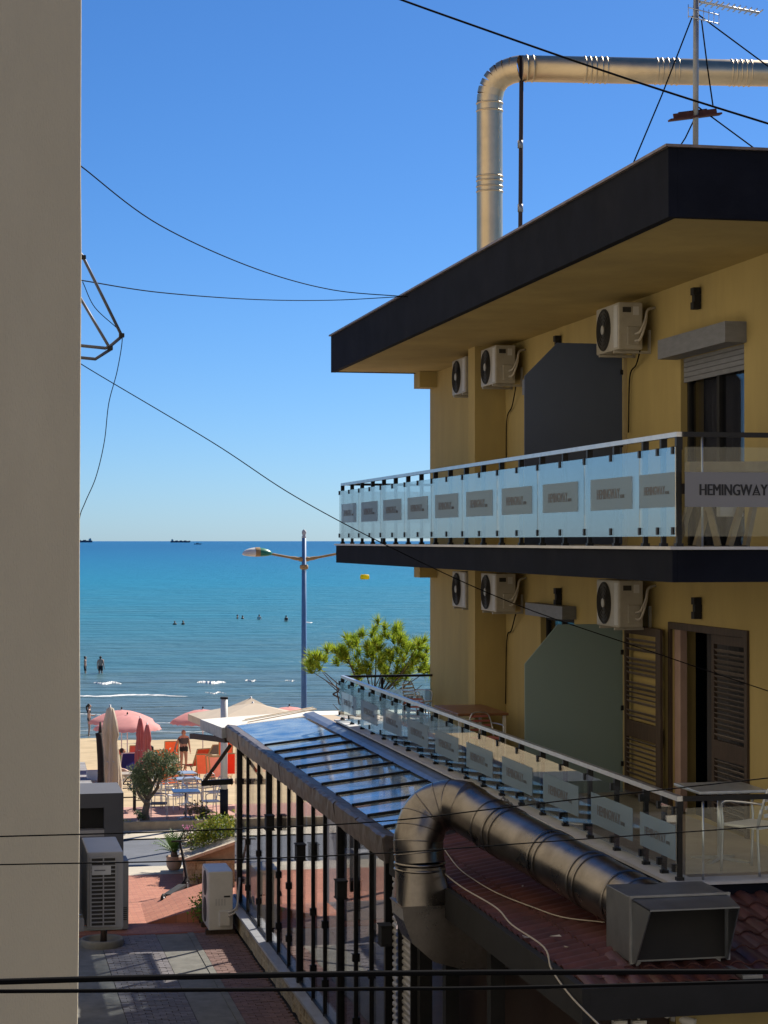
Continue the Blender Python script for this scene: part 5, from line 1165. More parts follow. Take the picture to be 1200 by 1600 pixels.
# ---- beach chairs
WOODL = mat('light_wood', (0.45, 0.28, 0.13), 0.7, var=0.2, scale=6)
def deckchair(px, py, Y, rz, col, frame, label, back=60):
    m = mat('sling', col, 0.8, var=0.08, scale=5); transl(m, 0.25)
    c = PY(px, py, Y); z = gz(Y)
    t = thing('deck_chair', label, 'deck chair', (c.x, Y, z), rz, 'deck chairs and loungers on the beach')
    bh = math.sin(R(back)) * 0.78; bd_ = math.cos(R(back)) * 0.78
    s = MB(); W2 = 0.27
    n = 6; vs = []; fs = []
    for i in range(n + 1):
        u = i / n; vs += [(-W2, -0.5 + u * 0.75, 0.36 - 0.05 * math.sin(u * 3.14)), (W2, -0.5 + u * 0.75, 0.36 - 0.05 * math.sin(u * 3.14))]
        if i: fs.append((2 * i - 2, 2 * i - 1, 2 * i + 1, 2 * i))
    s.add(vs, fs, True).build('seat', m, t, False)
    s = MB(); vs = []; fs = []
    for i in range(n + 1):
        u = i / n; vs += [(-W2, 0.25 + u * bd_, 0.36 + u * bh + 0.03 * math.sin(u * 3.14)), (W2, 0.25 + u * bd_, 0.36 + u * bh + 0.03 * math.sin(u * 3.14))]
        if i: fs.append((2 * i - 2, 2 * i - 1, 2 * i + 1, 2 * i))
    s.add(vs, fs, True).build('backrest', m, t, False)
    for sx in (-1, 1):
        x = sx * (W2 + 0.02)
        MB().bar((x, -0.52, 0.36), (x, 0.28, 0.36), 0.035, 0.04).build('side_rail', frame, t, False)
        MB().bar((x, 0.25, 0.34), (x, 0.25 + bd_ * 1.04, 0.36 + bh * 1.04), 0.035, 0.04).build('back_rail', frame, t, False)
        MB().bar((x, -0.45, 0.0), (x, -0.3, 0.36), 0.035, 0.035).build('leg', frame, t, False); MB().bar((x, 0.38, 0.0), (x, 0.1, 0.36), 0.035, 0.035).build('leg', frame, t, False)
    MB().bar((-W2, 0.25 + bd_ * 1.03, 0.36 + bh * 1.03), (W2, 0.25 + bd_ * 1.03, 0.36 + bh * 1.03), 0.03, 0.04).build('top_rail', frame, t, False)
OR, RD_, BL, PU, WHs = (0.75, 0.17, 0.02), (0.62, 0.06, 0.02), (0.02, 0.025, 0.16), (0.12, 0.07, 0.16), (0.6, 0.55, 0.48)
deckchair(186, 1175, 80, R(170), RD_, WOODL, 'red deck chair left under the pink umbrellas')
deckchair(196, 1185, 77, R(190), BL, WHM, 'dark blue deck chair under the pink umbrellas')
deckchair(212, 1170, 82, R(180), (0.35, 0.05, 0.04), WOODL, 'dark red deck chair behind the folded umbrellas')
deckchair(244, 1182, 79, R(190), OR, WOODL, 'bright orange deck chair right of the folded umbrellas')
deckchair(204, 1195, 73.5, R(100), PU, SCB, 'purple lounger below the blue deck chair', 20)
deckchair(208, 1205, 70, R(120), WHs, WHM, 'white framed lounger with a sunbather behind the olive tree', 30)
deckchair(305, 1175, 79, R(205), RD_, WOODL, 'red deck chair behind the standing bather')
deckchair(289, 1198, 73, R(95), OR, WOODL, 'low orange lounger in front of the standing bather', 15)
deckchair(322, 1200, 72.5, R(165), (0.7, 0.12, 0.05), WOODL, 'red striped wooden deck chair left of the black bracket strut', 66)
deckchair(338, 1207, 70.5, R(165), (0.7, 0.2, 0.1), WOODL, 'orange red wooden deck chair behind the bracket strut', 66)
deckchair(345, 1208, 68.5, R(160), (0.65, 0.2, 0.14), WOODL, 'faded red wooden deck chair beside the white chimney post', 66)
deckchair(363, 1200, 72, R(182), (0.7, 0.03, 0.01), WOODL, 'bright red deck chair between the chimney post and the veranda', 70)
deckchair(262, 1225, 62, R(180), (0.75, 0.18, 0.07), WOODL, 'orange deck chair seen through the olive branches', 55)
deckchair(408, 1195, 73, R(180), (0.7, 0.05, 0.02), WOODL, 'red deck chair seen through the veranda glass', 66)
deckchair(268, 1178, 84, R(175), (0.72, 0.10, 0.03), WOODL, 'red deck chair on open sand left of the standing bather')
deckchair(333, 1172, 85, R(190), (0.10, 0.07, 0.06), WOODL, 'dark brown lounger on the sand right of the standing bather', 35)
deckchair(352, 1175, 83, R(175), (0.66, 0.10, 0.04), WOODL, 'red deck chair behind the white chimney post', 60)
deckchair(226, 1190, 76, R(185), (0.62, 0.05, 0.03), WOODL, 'deep red deck chair under the folded pink umbrellas', 62)
for i, (px, Y, col, lb_) in enumerate(((268, 74, (0.62, 0.58, 0.5), 'cream beach towel spread on the sand below the bather'), (240, 84, (0.1, 0.25, 0.4), 'blue beach towel spread behind the orange deck chair'))):
    c = PY(px, 1180, Y); n = 10; mb = MB(); vs = []; fs = []; rs = random.Random(i)
    for a in range(n + 1):
        for b in range(5): vs.append((c.x - 0.9 + 1.8 * a / n, Y - 0.4 + 0.2 * b, gz(Y - 0.4 + 0.2 * b) + 0.09 + rs.uniform(0, 0.03)))
    for a in range(n):
        for b in range(4): fs.append((a * 5 + b, a * 5 + b + 1, a * 5 + b + 6, a * 5 + b + 5))
    tag(mb.add(vs, fs, True).build('beach_towel', mat('towel', col, 0.95)), lb_, 'towel')
# boardwalk
bwk = thing('boardwalk', 'grey plank boardwalk on the sand at the left edge', 'boardwalk', (3.6, 62, gz(62))); pm = MB().cbox((0, 0, 0), 1.5, 0.36, 0.04, bev=0.006).mesh('plank', mat('grey_plank', (0.27, 0.26, 0.25), 0.8, var=0.2, scale=5, rnd=0.2))
for k in range(52):
    y = 63.5 + k * 0.42; sl_ = math.atan2(gz(y + .2) - gz(y - .2), 0.4); xr = PY(152 - k * 0.38, 1200, y).x
    link('plank', pm, bwk, Vector((xr - 0.75, y, gz(y) + 0.09)) - wloc(bwk), (sl_, 0, random.uniform(-.01, .01)))
# cafe tables and chairs
METT = mat('steel_top', (0.50, 0.53, 0.55), 0.35, 0.6, var=0.15, scale=6)
def make_table():
    t = thing('cafe_table', 'x', 'table', (0, 0, 0), 0, 'metal cafe tables')
    MB().cbox((0, 0, 0.72), 0.7, 0.7, 0.03, bev=0.008).build('table_top', METT, t, False); MB().tube([(0, 0, 0.03), (0, 0, 0.71)], 0.03, 10).build('column', ALU, t, False)
    for k in range(4): a = k * math.pi / 2 + 0.78; MB().bar((0, 0, 0.05), (0.3 * math.cos(a), 0.3 * math.sin(a), 0.015), 0.04, 0.03).build('foot', ALU, t, False)
    return t
def make_cafechair(nm, m, lab, grp):
    t = thing(nm, lab, 'chair', (0, 0, 0), 0, grp)
    MB().cbox((0, 0, 0.44), 0.44, 0.43, 0.025, bev=0.01).build('seat', m, t, False)
    b = MB(); b.tube(catm([(-0.22, 0.2, 0.44), (-0.2, 0.26, 0.7), (-0.12, 0.29, 0.84), (0.12, 0.29, 0.84), (0.2, 0.26, 0.7), (0.22, 0.2, 0.44)], 5), 0.013, 6); b.build('back_frame', ALU, t, False)
    for k in range(4): MB().bar((-0.19, 0.25 + 0.01 * k, 0.56 + 0.075 * k), (0.19, 0.25 + 0.01 * k, 0.56 + 0.075 * k), 0.008, 0.035).build('back_slat', m, t, False)
    for s in (-1, 1):
        MB().tube(catm([(s * 0.22, 0.22, 0.0), (s * 0.22, 0.2, 0.44), (s * 0.22, 0.24, 0.62)], 3), 0.012, 6).build('leg', ALU, t, False)
        MB().tube(catm([(s * 0.23, -0.22, 0.0), (s * 0.23, -0.2, 0.44), (s * 0.23, -0.2, 0.64), (s * 0.23, 0.0, 0.67), (s * 0.22, 0.25, 0.67)], 4), 0.012, 6).build('front_leg_arm', ALU, t, False)
    return t
tb = make_table(); wch = make_cafechair('cafe_chair', LWH, 'x', 'cafe chairs on the terrace'); tch = make_cafechair('cafe_chair', mat('taupe_weave', (0.20, 0.155, 0.11), 0.8, var=0.2, scale=10), 'x', 'cafe chairs on the terrace')
def onT(px, py, zt=2.55): p = PZ(px, py, zt); return (p.x, p.y, gz(p.y) + 0.036)
tb.location = onT(290, 1280); tb['label'] = 'nearer square metal cafe table on the red terrace'; dup(tb, onT(292, 1256), 0.1, 'farther square metal cafe table on the red terrace')
dup(tb, onT(286, 1244, 2.3), 0.1, 'dark side table on the sand behind the cafe tables')
wch.location = onT(276, 1268); wch['label'] = 'white cafe chair at the left of the nearer cafe table'; wch.rotation_euler = (0, 0, R(25))
dup(wch, onT(330, 1279), R(-80), 'white armed cafe chair at the right of the nearer table'); dup(wch, onT(335, 1262), R(-60), 'white armed cafe chair at the right of the farther table'); dup(wch, onT(300, 1264), R(10), 'white cafe chair between the two cafe tables')
tch.location = onT(248, 1283); tch.rotation_euler = (0, 0, R(80)); tch['label'] = 'taupe cafe chair right beside the olive trunk'
dup(tch, onT(258, 1258), R(60), 'taupe round backed cafe chair behind the olive trunk'); dup(tch, onT(318, 1252), R(-150), 'taupe round backed cafe chair behind the farther table'); dup(tch, onT(240, 1262), R(80), 'dark cafe chair in the shade of the olive tree')
# bar table
bt = thing('bar_table', 'tall narrow bar table with dark metal legs by the folded parasol', 'table', onT(192, 1266)); bl = bt.location.copy()
MB().cbox((0, 0, 0.98), 0.72, 0.62, 0.05, bev=0.006).build('table_top', mat('grey_wood', (0.36, 0.31, 0.25), 0.7, var=0.2, scale=6), bt, False)
for sx in (-1, 1):
    for sy in (-1, 1): MB().box(sx * 0.31 - 0.02, sx * 0.31 + 0.02, sy * 0.26 - 0.02, sy * 0.26 + 0.02, 0, 0.95).build('leg', SCB, bt, False)
    MB().box(sx * 0.31 - 0.015, sx * 0.31 + 0.015, -0.26, 0.26, 0.3, 0.33).build('stretcher', SCB, bt, False)
MB().box(-0.31, 0.31, 0.245, 0.275, 0.3, 0.33).build('stretcher', SCB, bt, False)
bs = thing('bar_stool', 'dark bar stool between the bar table and the olive tree', 'stool', onT(220, 1266))
MB().cbox((0, 0, 0.68), 0.36, 0.36, 0.04, bev=0.008).build('seat', SCB, bs, False)
for sx in (-1, 1):
    for sy in (-1, 1): MB().bar((sx * 0.19, sy * 0.19, 0), (sx * 0.14, sy * 0.14, 0.67), 0.025, 0.025).build('leg', SCB, bs, False)
MB().bar((-0.18, 0.17, 0.25), (0.18, 0.17, 0.25), 0.02, 0.02).build('stretcher', SCB, bs, False); MB().cbox((0, 0.19, 0.82), 0.34, 0.025, 0.16).build('backrest', SCB, bs, False)
# rope and post fence on the beach
for i, (px, Y) in enumerate(((252, 70), (272, 70))):
    p = PY(px, 1200, Y); f_ = thing('rope_post', ['thin dark rope post left of the standing bather', 'thin dark rope post beside the orange lounger'][i], 'post', (p.x, Y, gz(Y)), 0, 'rope posts'); MB().tube([(0, 0, 0), (0, 0, 1.0)], 0.02, 7).build('stake', SCB, f_, False); MB().lathe([(0.03, 1.0), (0.035, 1.03), (0.0, 1.06)], (0, 0, 0), 7).build('cap', SCB, f_, False)
bkt = PZ(150, 1187, 0.6); bk = thing('white_crate', 'white plastic crate on the sand beside the trunk', 'crate', (PY(148, 1187, 76).x, 76, gz(76)))
m = MB(); 
for a in ((-.3, .3, -.22, -.2), (-.3, .3, .2, .22), (-.3, -.28, -.2, .2), (.28, .3, -.2, .2)): m.box(*a, 0.02, 0.4)
m.build('wall', LWH, bk, False); MB().box(-.28, .28, -.2, .2, 0.02, 0.05).build('bottom', LWH, bk, False)

# ================================================================== PEOPLE
SKIN = mat('skin', (0.56, 0.33, 0.22), 0.6, var=0.06, scale=8); HAIRD = mat('dark_hair', (0.02, 0.014, 0.01), 0.6); HAIRG = mat('grey_hair', (0.22, 0.16, 0.12), 0.7)
def person_mesh(J, edges, rad):
    me = bpy.data.meshes.new('body'); names = list(J); me.from_pydata([J[k] for k in names], [(names.index(a), names.index(b)) for a, b in edges], [])
    o = bpy.data.objects.new('tmp', me); COL.objects.link(o); o.modifiers.new('skin', 'SKIN'); o.modifiers.new('sub', 'SUBSURF').levels = 2
    o.modifiers['sub'].render_levels = 2
    for i, k in enumerate(names):
        sv = me.skin_vertices[0].data[i]; r_ = rad[k]; sv.radius = r_ if isinstance(r_, tuple) else (r_, r_); sv.use_root = (k == 'pelvis')
    bpy.context.view_layer.update(); dg = bpy.context.evaluated_depsgraph_get(); out = bpy.data.meshes.new_from_object(o.evaluated_get(dg)); bpy.data.objects.remove(o); bpy.data.meshes.remove(me)
    for p in out.polygons: p.use_smooth = True
    return out
EDG = [('pelvis', 'waist'), ('waist', 'chest'), ('chest', 'neck'), ('neck', 'head'), ('head', 'crown')]
for s in 'lr': EDG += [('pelvis', 'hip' + s), ('hip' + s, 'knee' + s), ('knee' + s, 'ankle' + s), ('ankle' + s, 'toe' + s), ('chest', 'sho' + s), ('sho' + s, 'elb' + s), ('elb' + s, 'wri' + s), ('wri' + s, 'han' + s)]
RADS = dict(pelvis=(0.15, 0.115), waist=(0.125, 0.10), chest=(0.155, 0.115), neck=0.055, head=(0.075, 0.09), crown=(0.07, 0.085))
for s in 'lr': RADS.update({'hip' + s: 0.088, 'knee' + s: 0.057, 'ankle' + s: 0.038, 'toe' + s: 0.03, 'sho' + s: 0.055, 'elb' + s: 0.04, 'wri' + s: 0.028, 'han' + s: 0.03})
def pose(bulk=1.0, **kw):
    J = dict(pelvis=(0, 0, .95), waist=(0, 0, 1.12), chest=(0, 0, 1.32), neck=(0, -.01, 1.47), head=(0, -.02, 1.57), crown=(0, -.015, 1.65),
             hipl=(.09, 0, .86), hipr=(-.09, 0, .86), kneel=(.1, -.02, .48), kneer=(-.1, -.02, .48), anklel=(.1, .02, .08), ankler=(-.1, .02, .08), toel=(.11, -.14, .03), toer=(-.11, -.14, .03),
             shol=(.18, 0, 1.39), shor=(-.18, 0, 1.39), elbl=(.24, .02, 1.12), elbr=(-.24, .02, 1.12), wril=(.26, -.05, .87), wrir=(-.26, -.05, .87), hanl=(.26, -.08, .78), hanr=(-.26, -.08, .78))
    J.update(kw); return J
def band(me, z0, z1, off, name, m, parent, xmax=0.195):
    bm = bmesh.new(); bm.from_mesh(me)
    for v in bm.verts: v.co += v.normal * off
    bmesh.ops.delete(bm, geom=[f for f in bm.faces if not (z0 < f.calc_center_median().z < z1 and abs(f.calc_center_median().x) < xmax)], context='FACES')
    n = bpy.data.meshes.new(name); bm.to_mesh(n); bm.free(); n.materials.clear(); n.materials.append(m); return link(name, n, parent)
def person(loc, rz, label, J, bands, hair=HAIRD, tail=False, bulk=1.0, group=None, scale=1.0):
    t = thing('person', label, 'person', loc, rz, group); t.scale = (scale,) * 3
    rad = {k: (tuple(x * bulk for x in v) if isinstance(v, tuple) else v * (1 + (bulk - 1) * 0.6)) for k, v in RADS.items()}
    for k in ('head', 'crown', 'neck'): rad[k] = RADS[k]
    me = person_mesh(J, EDG, rad); me.materials.clear(); me.materials.append(SKIN); link('body', me, t)
    h = Vector(J['head']); c = Vector(J['crown']); u = (c - h).normalized()
    hm = MB(); vs = []
    hb_ = MB(); hb_.lathe([(0.0, 0.125), (0.055, 0.112), (0.082, 0.07), (0.088, 0.03), (0.084, -0.02), (0.066, -0.06)], (h.x, h.y + 0.036, h.z), 14); hb_.build('hair', hair, t, False)
    if tail: MB().tube(catm([h + Vector((0, .09, .05)), h + Vector((0, .15, -.02)), h + Vector((0, .13, -.2)), h + Vector((0, .10, -.32))], 4), [0.03] * 4 + [0.035] * 5 + [0.02] * 3 + [0.01], 7).build('ponytail', hair, t, False)
    f = MB(); f.tube([h + Vector((0, -.085, .02)), h + Vector((0, -.115, -.02))], [0.01, 0.016], 6)
    for s in (-1, 1): f.tube([h + Vector((s * .083, .01, .03)), h + Vector((s * .085, .01, -.03))], [0.014, 0.011], 6)
    f.build('face_features', SKIN, t, False)
    # fingers
    fg = MB()
    for s in 'lr':
        w, hnd = Vector(J['wri' + s]), Vector(J['han' + s]); d = (hnd - w).normalized(); sd = d.orthogonal().normalized()
        for k in range(4): b = hnd + sd * (0.012 * (k - 1.5)); fg.tube([b, b + d * 0.04, b + d * 0.065 + Vector((0, -.012, 0))], [0.008, 0.0075, 0.006], 5)
        fg.tube([w + d * 0.03 + sd * .02, w + d * .06 + sd * 0.045, w + d * .085 + sd * .05], [0.01, 0.009, 0.007], 5)
    fg.build('fingers', SKIN, t, False)
    for (z0, z1, off, nm, m) in bands: band(me, z0, z1, off, nm, m, t)
    return t
BKF = mat('black_swimwear', (0.015, 0.015, 0.018), 0.7); GRF = mat('grey_swimwear', (0.09, 0.085, 0.085), 0.7); GNF = mat('lime_shirt', (0.45, 0.60, 0.12), 0.8); WTF = mat('white_swimwear', (0.6, 0.58, 0.55), 0.8)
p = PZ(139, 1148, 0.05)
person((p.x, p.y, gz(p.y)), R(85), 'woman in dark bikini with long dark hair standing at the waterline', pose(0.9, elbl=(.2, .03, 1.12), wril=(.19, -.2, 1.08), hanl=(.18, -.28, 1.1)), [(1.24, 1.36, 0.012, 'bikini_top', BKF), (0.86, 0.98, 0.012, 'bikini_bottom', GRF)], tail=True, bulk=0.88)
for (px, lb_, b_) in ((133, 'bather in dark trunks standing in the shallows at the far left', .95), (157, 'bigger bather in black shorts standing in the shallows', 1.15)):
    p = PZ(px, 1052, 0.0); person((p.x, p.y, -0.42), R(160 if px > 140 else 80), lb_, pose(1, wril=(.24, -.02, .87), hanl=(.24, -.04, .78)), [(0.62, 0.99, 0.014, 'shorts', BKF)], bulk=b_)
for i, (px, py, d_, lb_) in enumerate(((273, 976, 1.25, 'swimmer, left of the close pair, head above the water'), (286, 976, 1.2, 'swimmer, right of the close pair, head above the water'), (371, 967, 1.15, 'swimmer at the left of the two touching swimmers'), (379, 967, 1.25, 'swimmer at the right of the two touching swimmers'), (405, 968, 1.05, 'swimmer in pale top between the touching pair and the lamp post'), (447, 971, 0.95, 'swimmer standing deepest out of the water next to the lamp post'))):
    p = PZ(px, py, 0); person((p.x, p.y, -d_), R(40 * i), lb_, pose(), [(1.15, 1.38, 0.012, 'top', WTF if i == 4 else BKF)], group='swimmers')
p = PY(287, 1145, 80.5)
person((p.x, 80.5, gz(80.5)), R(15), 'older bather in dark swimsuit standing among the red deck chairs', pose(1.1, elbr=(-.30, .06, 1.12), wrir=(-.40, -.02, .9), hanr=(-.43, -.04, .82)), [(0.84, 1.03, 0.014, 'briefs', BKF), (1.15, 1.36, 0.014, 'swim_top', GRF)], hair=HAIRG, bulk=1.12)
def seated(**k): return pose(1, pelvis=(0, 0.05, .48), waist=(0, .10, .65), chest=(0, .15, .84), neck=(0, .16, .99), head=(0, .13, 1.09), crown=(0, .13, 1.17), hipl=(.09, -.03, .46), hipr=(-.09, -.03, .46), kneel=(.1, -.42, .5), kneer=(-.1, -.42, .5), anklel=(.1, -.5, .08), ankler=(-.1, -.5, .08), toel=(.11, -.64, .04), toer=(-.11, -.64, .04),
                                      shol=(.18, .15, .91), shor=(-.18, .15, .91), elbl=(.24, .05, .66), elbr=(-.24, .05, .66), wril=(.2, -.15, .58), wrir=(-.2, -.15, .58), hanl=(.18, -.24, .56), hanr=(-.18, -.24, .56), **k)
for (px, Y, rz, lb_, bands_) in ((197, 77.6, 100, 'person in lime green top seated under the pink umbrellas', [(0.6, 0.93, 0.014, 'shirt', GNF)]), (235, 79.6, 190, 'dark haired person sitting behind the orange deck chair', [(0.6, 0.93, 0.014, 'shirt', BKF)])):
    c = PY(px, 1170, Y); person((c.x, Y, gz(Y) - 0.05), R(rz), lb_, seated(), bands_)
c = PY(207, 1190, 70.0)
lying = dict(pelvis=(0, 0, .46), waist=(0, .17, .50), chest=(0, .36, .60), neck=(0, .5, .68), head=(0, .58, .74), crown=(0, .64, .80), hipl=(.09, -.08, .45), hipr=(-.09, -.08, .45), kneel=(.1, -.42, .62), kneer=(-.1, -.45, .5), anklel=(.1, -.74, .44), ankler=(-.1, -.84, .44), toel=(.11, -.8, .56), toer=(-.11, -.9, .56), shol=(.18, .42, .63), shor=(-.18, .42, .63), elbl=(.25, .22, .52), elbr=(-.25, .22, .52), wril=(.25, .0, .5), wrir=(-.25, .0, .5), hanl=(.24, -.08, .5), hanr=(-.24, -.08, .5))
person((c.x, 70.0, gz(70)), R(120), 'sunbather lying on the white framed lounger behind the olive tree', lying, [(0.3, 0.5, 0.012, 'swimwear', BKF)])

# ---- ships, buoy
SHIP = mat('hazy_hull', (0.07, 0.10, 0.15), 0.7); SHIPW = mat('ship_white', (0.45, 0.47, 0.5), 0.7)  # distance haze is mixed into the blue-grey hull colour
def ship(px, Y, L_, label, mirror=1):
    c = PZ(px, 848, 0); c = Vector((PY(px, 847, Y).x, Y, 0)); t = thing('cargo_ship', label, 'ship', c, 0, 'ships on the horizon'); s = L_ / 100.0 * 1.0
    m = MB(); P = [(-50, 0, -2), (47, 0, -2), (52, 0, 9), (40, 0, 8), (-50, 0, 8)]; m.poly([(a * s * mirror, b, z * s) for a, b, z in P], (0, 16 * s, 0)); m.build('hull', SHIP, t, False)
    m = MB(); m.box(*sorted((-46 * s * mirror, -36 * s * mirror)), 2 * s, 14 * s, 8 * s, 15 * s); m.build('bridge', SHIPW, t, False)
    m = MB(); m.box(*sorted((-44 * s * mirror, -40 * s * mirror)), 6 * s, 10 * s, 15 * s, 18 * s); m.build('funnel', SHIP, t, False)
    for k in range(3): MB().box(*sorted(((-25 + 22 * k) * s * mirror, (-13 + 22 * k) * s * mirror)), 3 * s, 13 * s, 8 * s, 10.5 * s).build('hatch', SHIP, t, False)
    MB().tube([(45 * s * mirror, 8 * s, 8 * s), (45 * s * mirror, 8 * s, 12 * s)], 0.5 * s, 5).build('mast', SHIP, t, False)
ship(282, 11000, 108, 'dark cargo ship on the horizon near the middle of the sea'); ship(125, 11500, 140, 'cargo ship on the horizon cut off by the taupe building', -1)
c = PZ(309, 851, 0); c = PY(309, 850.5, 5200); bo = thing('small_boat', 'tiny dark boat just below the horizon right of the cargo ship', 'boat', (c.x, 5200, 0)); MB().poly([(-9, 0, 0), (8, 0, 0), (11, 0, 2.6), (-10, 0, 2.2)], (0, 4, 0)).build('hull', SHIP, bo, False); MB().box(-4, 2, 0.6, 3.4, 2.2, 4.6).build('cabin', SHIPW, bo, False)
c = PZ(570, 905, 0); by_ = thing('yellow_buoy', 'bright yellow cylindrical buoy floating on the sea', 'buoy', (c.x, c.y, 0)); YB = mat('buoy_yellow', (0.95, 0.72, 0.01), 0.5, var=0.05); transl(YB, 0.6)
m = MB(); m.tube([(-1.15, 0, 0.5), (-1.05, 0, 0.5), (-0.9, 0, 0.5), (0.9, 0, 0.5), (1.05, 0, 0.5), (1.15, 0, 0.5)], [0.35, 0.6, 0.72, 0.72, 0.6, 0.35], 16); m.build('float', YB, by_, False); MB().lathe([(0.12, 0.0), (0.1, 0.12), (0.0, 0.14)], (0, 0, 1.2), 8).build('lifting_eye', YB, by_, False)

# ================================================================== CABLES
def wire(label, pts, r, name='cable', n=10, sag=None):
    P = catm(pts, n); o = MB().tube(P, r, 6).build(name, WIRE); return tag(o, label, 'cable', 'overhead cables')
def wline(label, pix, r, Ya=None, Yb=None):
    """pixel polyline at a depth (Y) that runs from Ya to Yb"""
    k = len(pix); wire(label, [PY(px, py, Ya + (Yb - Ya) * i / (k - 1)) for i, (px, py) in enumerate(pix)], r)
wline('thick black cable bundle, upper of two crossing near the bottom', [(-700, 1556), (0, 1534), (300, 1526), (600, 1521), (900, 1519), (1900, 1516)], 0.0095, 6.0, 6.6)
wline('thin black cable just under the thick bundle near the bottom', [(-700, 1552), (0, 1549), (300, 1547), (600, 1545), (900, 1541), (1900, 1516)], 0.0062, 6.0, 6.6)
wline('thin cable crossing above the white floor standing air conditioner, higher one', [(-700, 1325), (0, 1307), (300, 1298), (600, 1283), (900, 1249), (1900, 1138)], 0.0028, 7.6, 8.4)
wline('thin cable crossing above the white floor standing air conditioner, lower one', [(-700, 1365), (0, 1351), (300, 1345), (600, 1333), (900, 1312), (1900, 1242)], 0.0026, 7.6, 8.4)
wline('black cable sweeping from the top edge down past the roof flue', [(320, -118), (475, -57), (628, 0), (760, 47), (900, 96), (1050, 146), (1200, 193), (1350, 239), (1500, 284)], 0.009, 16.0, 14.0)
wire('cable sagging from the taupe building to the hotel roof edge, higher one', [Vector((0.93, 18.9, PY(110, 247, 18.9).z)), PY(127, 260, 19.2), PY(250, 352, 22), PY(400, 420, 25.5), PY(520, 453, 28.5), PX(640, 464, 6.22)], 0.007)
wire('cable running nearly level from the wall bracket to the hotel roof edge', [Vector((0.93, 18.7, PY(110, 436, 18.7).z)), PY(127, 438, 19.2), PY(250, 457, 22), PY(400, 468, 25.5), PY(520, 469, 28.5), PX(636, 463, 6.21)], 0.006)
wire('cable falling from the taupe building across the hotel to the lower right', [Vector((0.93, 18.4, PY(105, 552, 18.4).z)), PY(127, 569, 18.3), PY(330, 690, 17.6), PY(460, 775, 17.2), PY(620, 860, 16.8), PY(800, 942, 16.4), PY(1000, 1012, 16.0), PY(1300, 1112, 15.4), PY(1900, 1300, 14.5)], 0.0045)
wire('loose thin cable hanging down from the wall bracket', [PY(129, 440, 18.4), PY(148, 480, 18.4), PY(185, 515, 18.4), PY(191, 530, 18.4), PY(183, 580, 18.4), PY(170, 630, 18.4), PY(163, 690, 18.4), PY(150, 745, 18.4), PY(133, 785, 18.4), PY(124, 812, 18.4), PY(121, 870, 18.4)], 0.004)
CREAMW = mat('cream_cable', (0.42, 0.38, 0.32), 0.7)
def onroof(px, py, dz=0.05):
    d = ray(px, py); nrm = nn; p0 = Vector((XE, 18, ZE)); t_ = (p0 - _co).dot(nrm) / d.dot(nrm); return _co + d * t_ + Vector((0, 0, dz))
sl1 = MB().tube(catm([onroof(688, 1325), onroof(715, 1362), onroof(745, 1385), onroof(780, 1405), onroof(830, 1425), onroof(880, 1442), onroof(945, 1450)], 6), 0.006, 6).build('string_cable', CREAMW); tag(sl1, 'pale cable lying along the red tiled roof', 'cable')
e_ = MB().tube(catm([PX(683, 1355, XE - 0.03), PX(720, 1385, XE - 0.06), PX(775, 1418, XE - 0.08), PX(800, 1445, XE - 0.09), PX(850, 1480, XE - 0.1), PX(862, 1515, XE - 0.1), PX(895, 1560, XE - 0.1), PX(950, 1615, XE - 0.1)], 6), 0.008, 6).build('string_cable', CREAMW); tag(e_, 'pale cable draped along the black eaves of the tiled roof', 'cable')
# spring clamps on the duct
scl = thing('duct_clips', 'small cluster of metal clips on the duct by the balcony ledge', 'clips', PX(795, 1258, 6.15))
for k in range(4): p = PX(786 + 6 * k, 1254 + 5 * k, 6.18); MB().tube([p + Vector((-.03, 0, .03)), p + Vector((.0, 0, .07)), p + Vector((.05, 0, .0))], 0.014, 6).build('clip', STEEL, scl)

# ================================================================== BALCONY FURNITURE, SMALL THINGS
tb2 = dup(tb, (0, 0, 0), 0, 'glass topped bistro table on the near corner of the lower balcony'); p = PZ(1125, 1385, S1T); tb2.location = (7.2, 18.3, S1T - 0.02); tb2['group'] = 'balcony furniture'
ch2 = dup(wch, (7.28, 17.62, S1T - 0.002), R(-150), 'aluminium armchair beside the bistro table on the lower balcony'); ch2['group'] = 'balcony furniture'
TIMB = mat('pale_timber', (0.36, 0.28, 0.17), 0.7, var=0.2, scale=6)
st_ = thing('stacked_trestles', 'pale timber trestle legs stacked behind the front glass of the upper balcony', 'trestles', (7.0, 18.0, S2T))
for (x0, x1, y_) in ((6.75, 7.02, 17.75), (6.68, 6.98, 18.1), (7.1, 7.38, 17.8), (7.35, 7.55, 18.0), (6.95, 6.8, 17.7)):
    MB().bar((x0, y_, S2T), (x1, y_ + 0.1, 10.5), 0.045, 0.06).build('leg', TIMB, st_)
MB().bar((6.7, 17.85, 10.50), (8.3, 17.95, 10.52), 0.12, 0.10).build('beam', TIMB, st_); MB().bar((6.7, 18.1, 10.30), (8.2, 18.15, 10.32), 0.06, 0.10).build('beam', WOODD, st_)
bxs = thing('white_box', 'small white box hanging under the trestle beam on the upper balcony', 'box', (7.15, 17.9, 10.0)); MB().cbox((7.17, 17.95, 10.14), 0.24, 0.1, 0.22, bev=0.01).build('carton', LWH, bxs); MB().box(7.1, 7.24, 17.93, 17.97, 10.25, 10.46).build('strap', LWH, bxs)
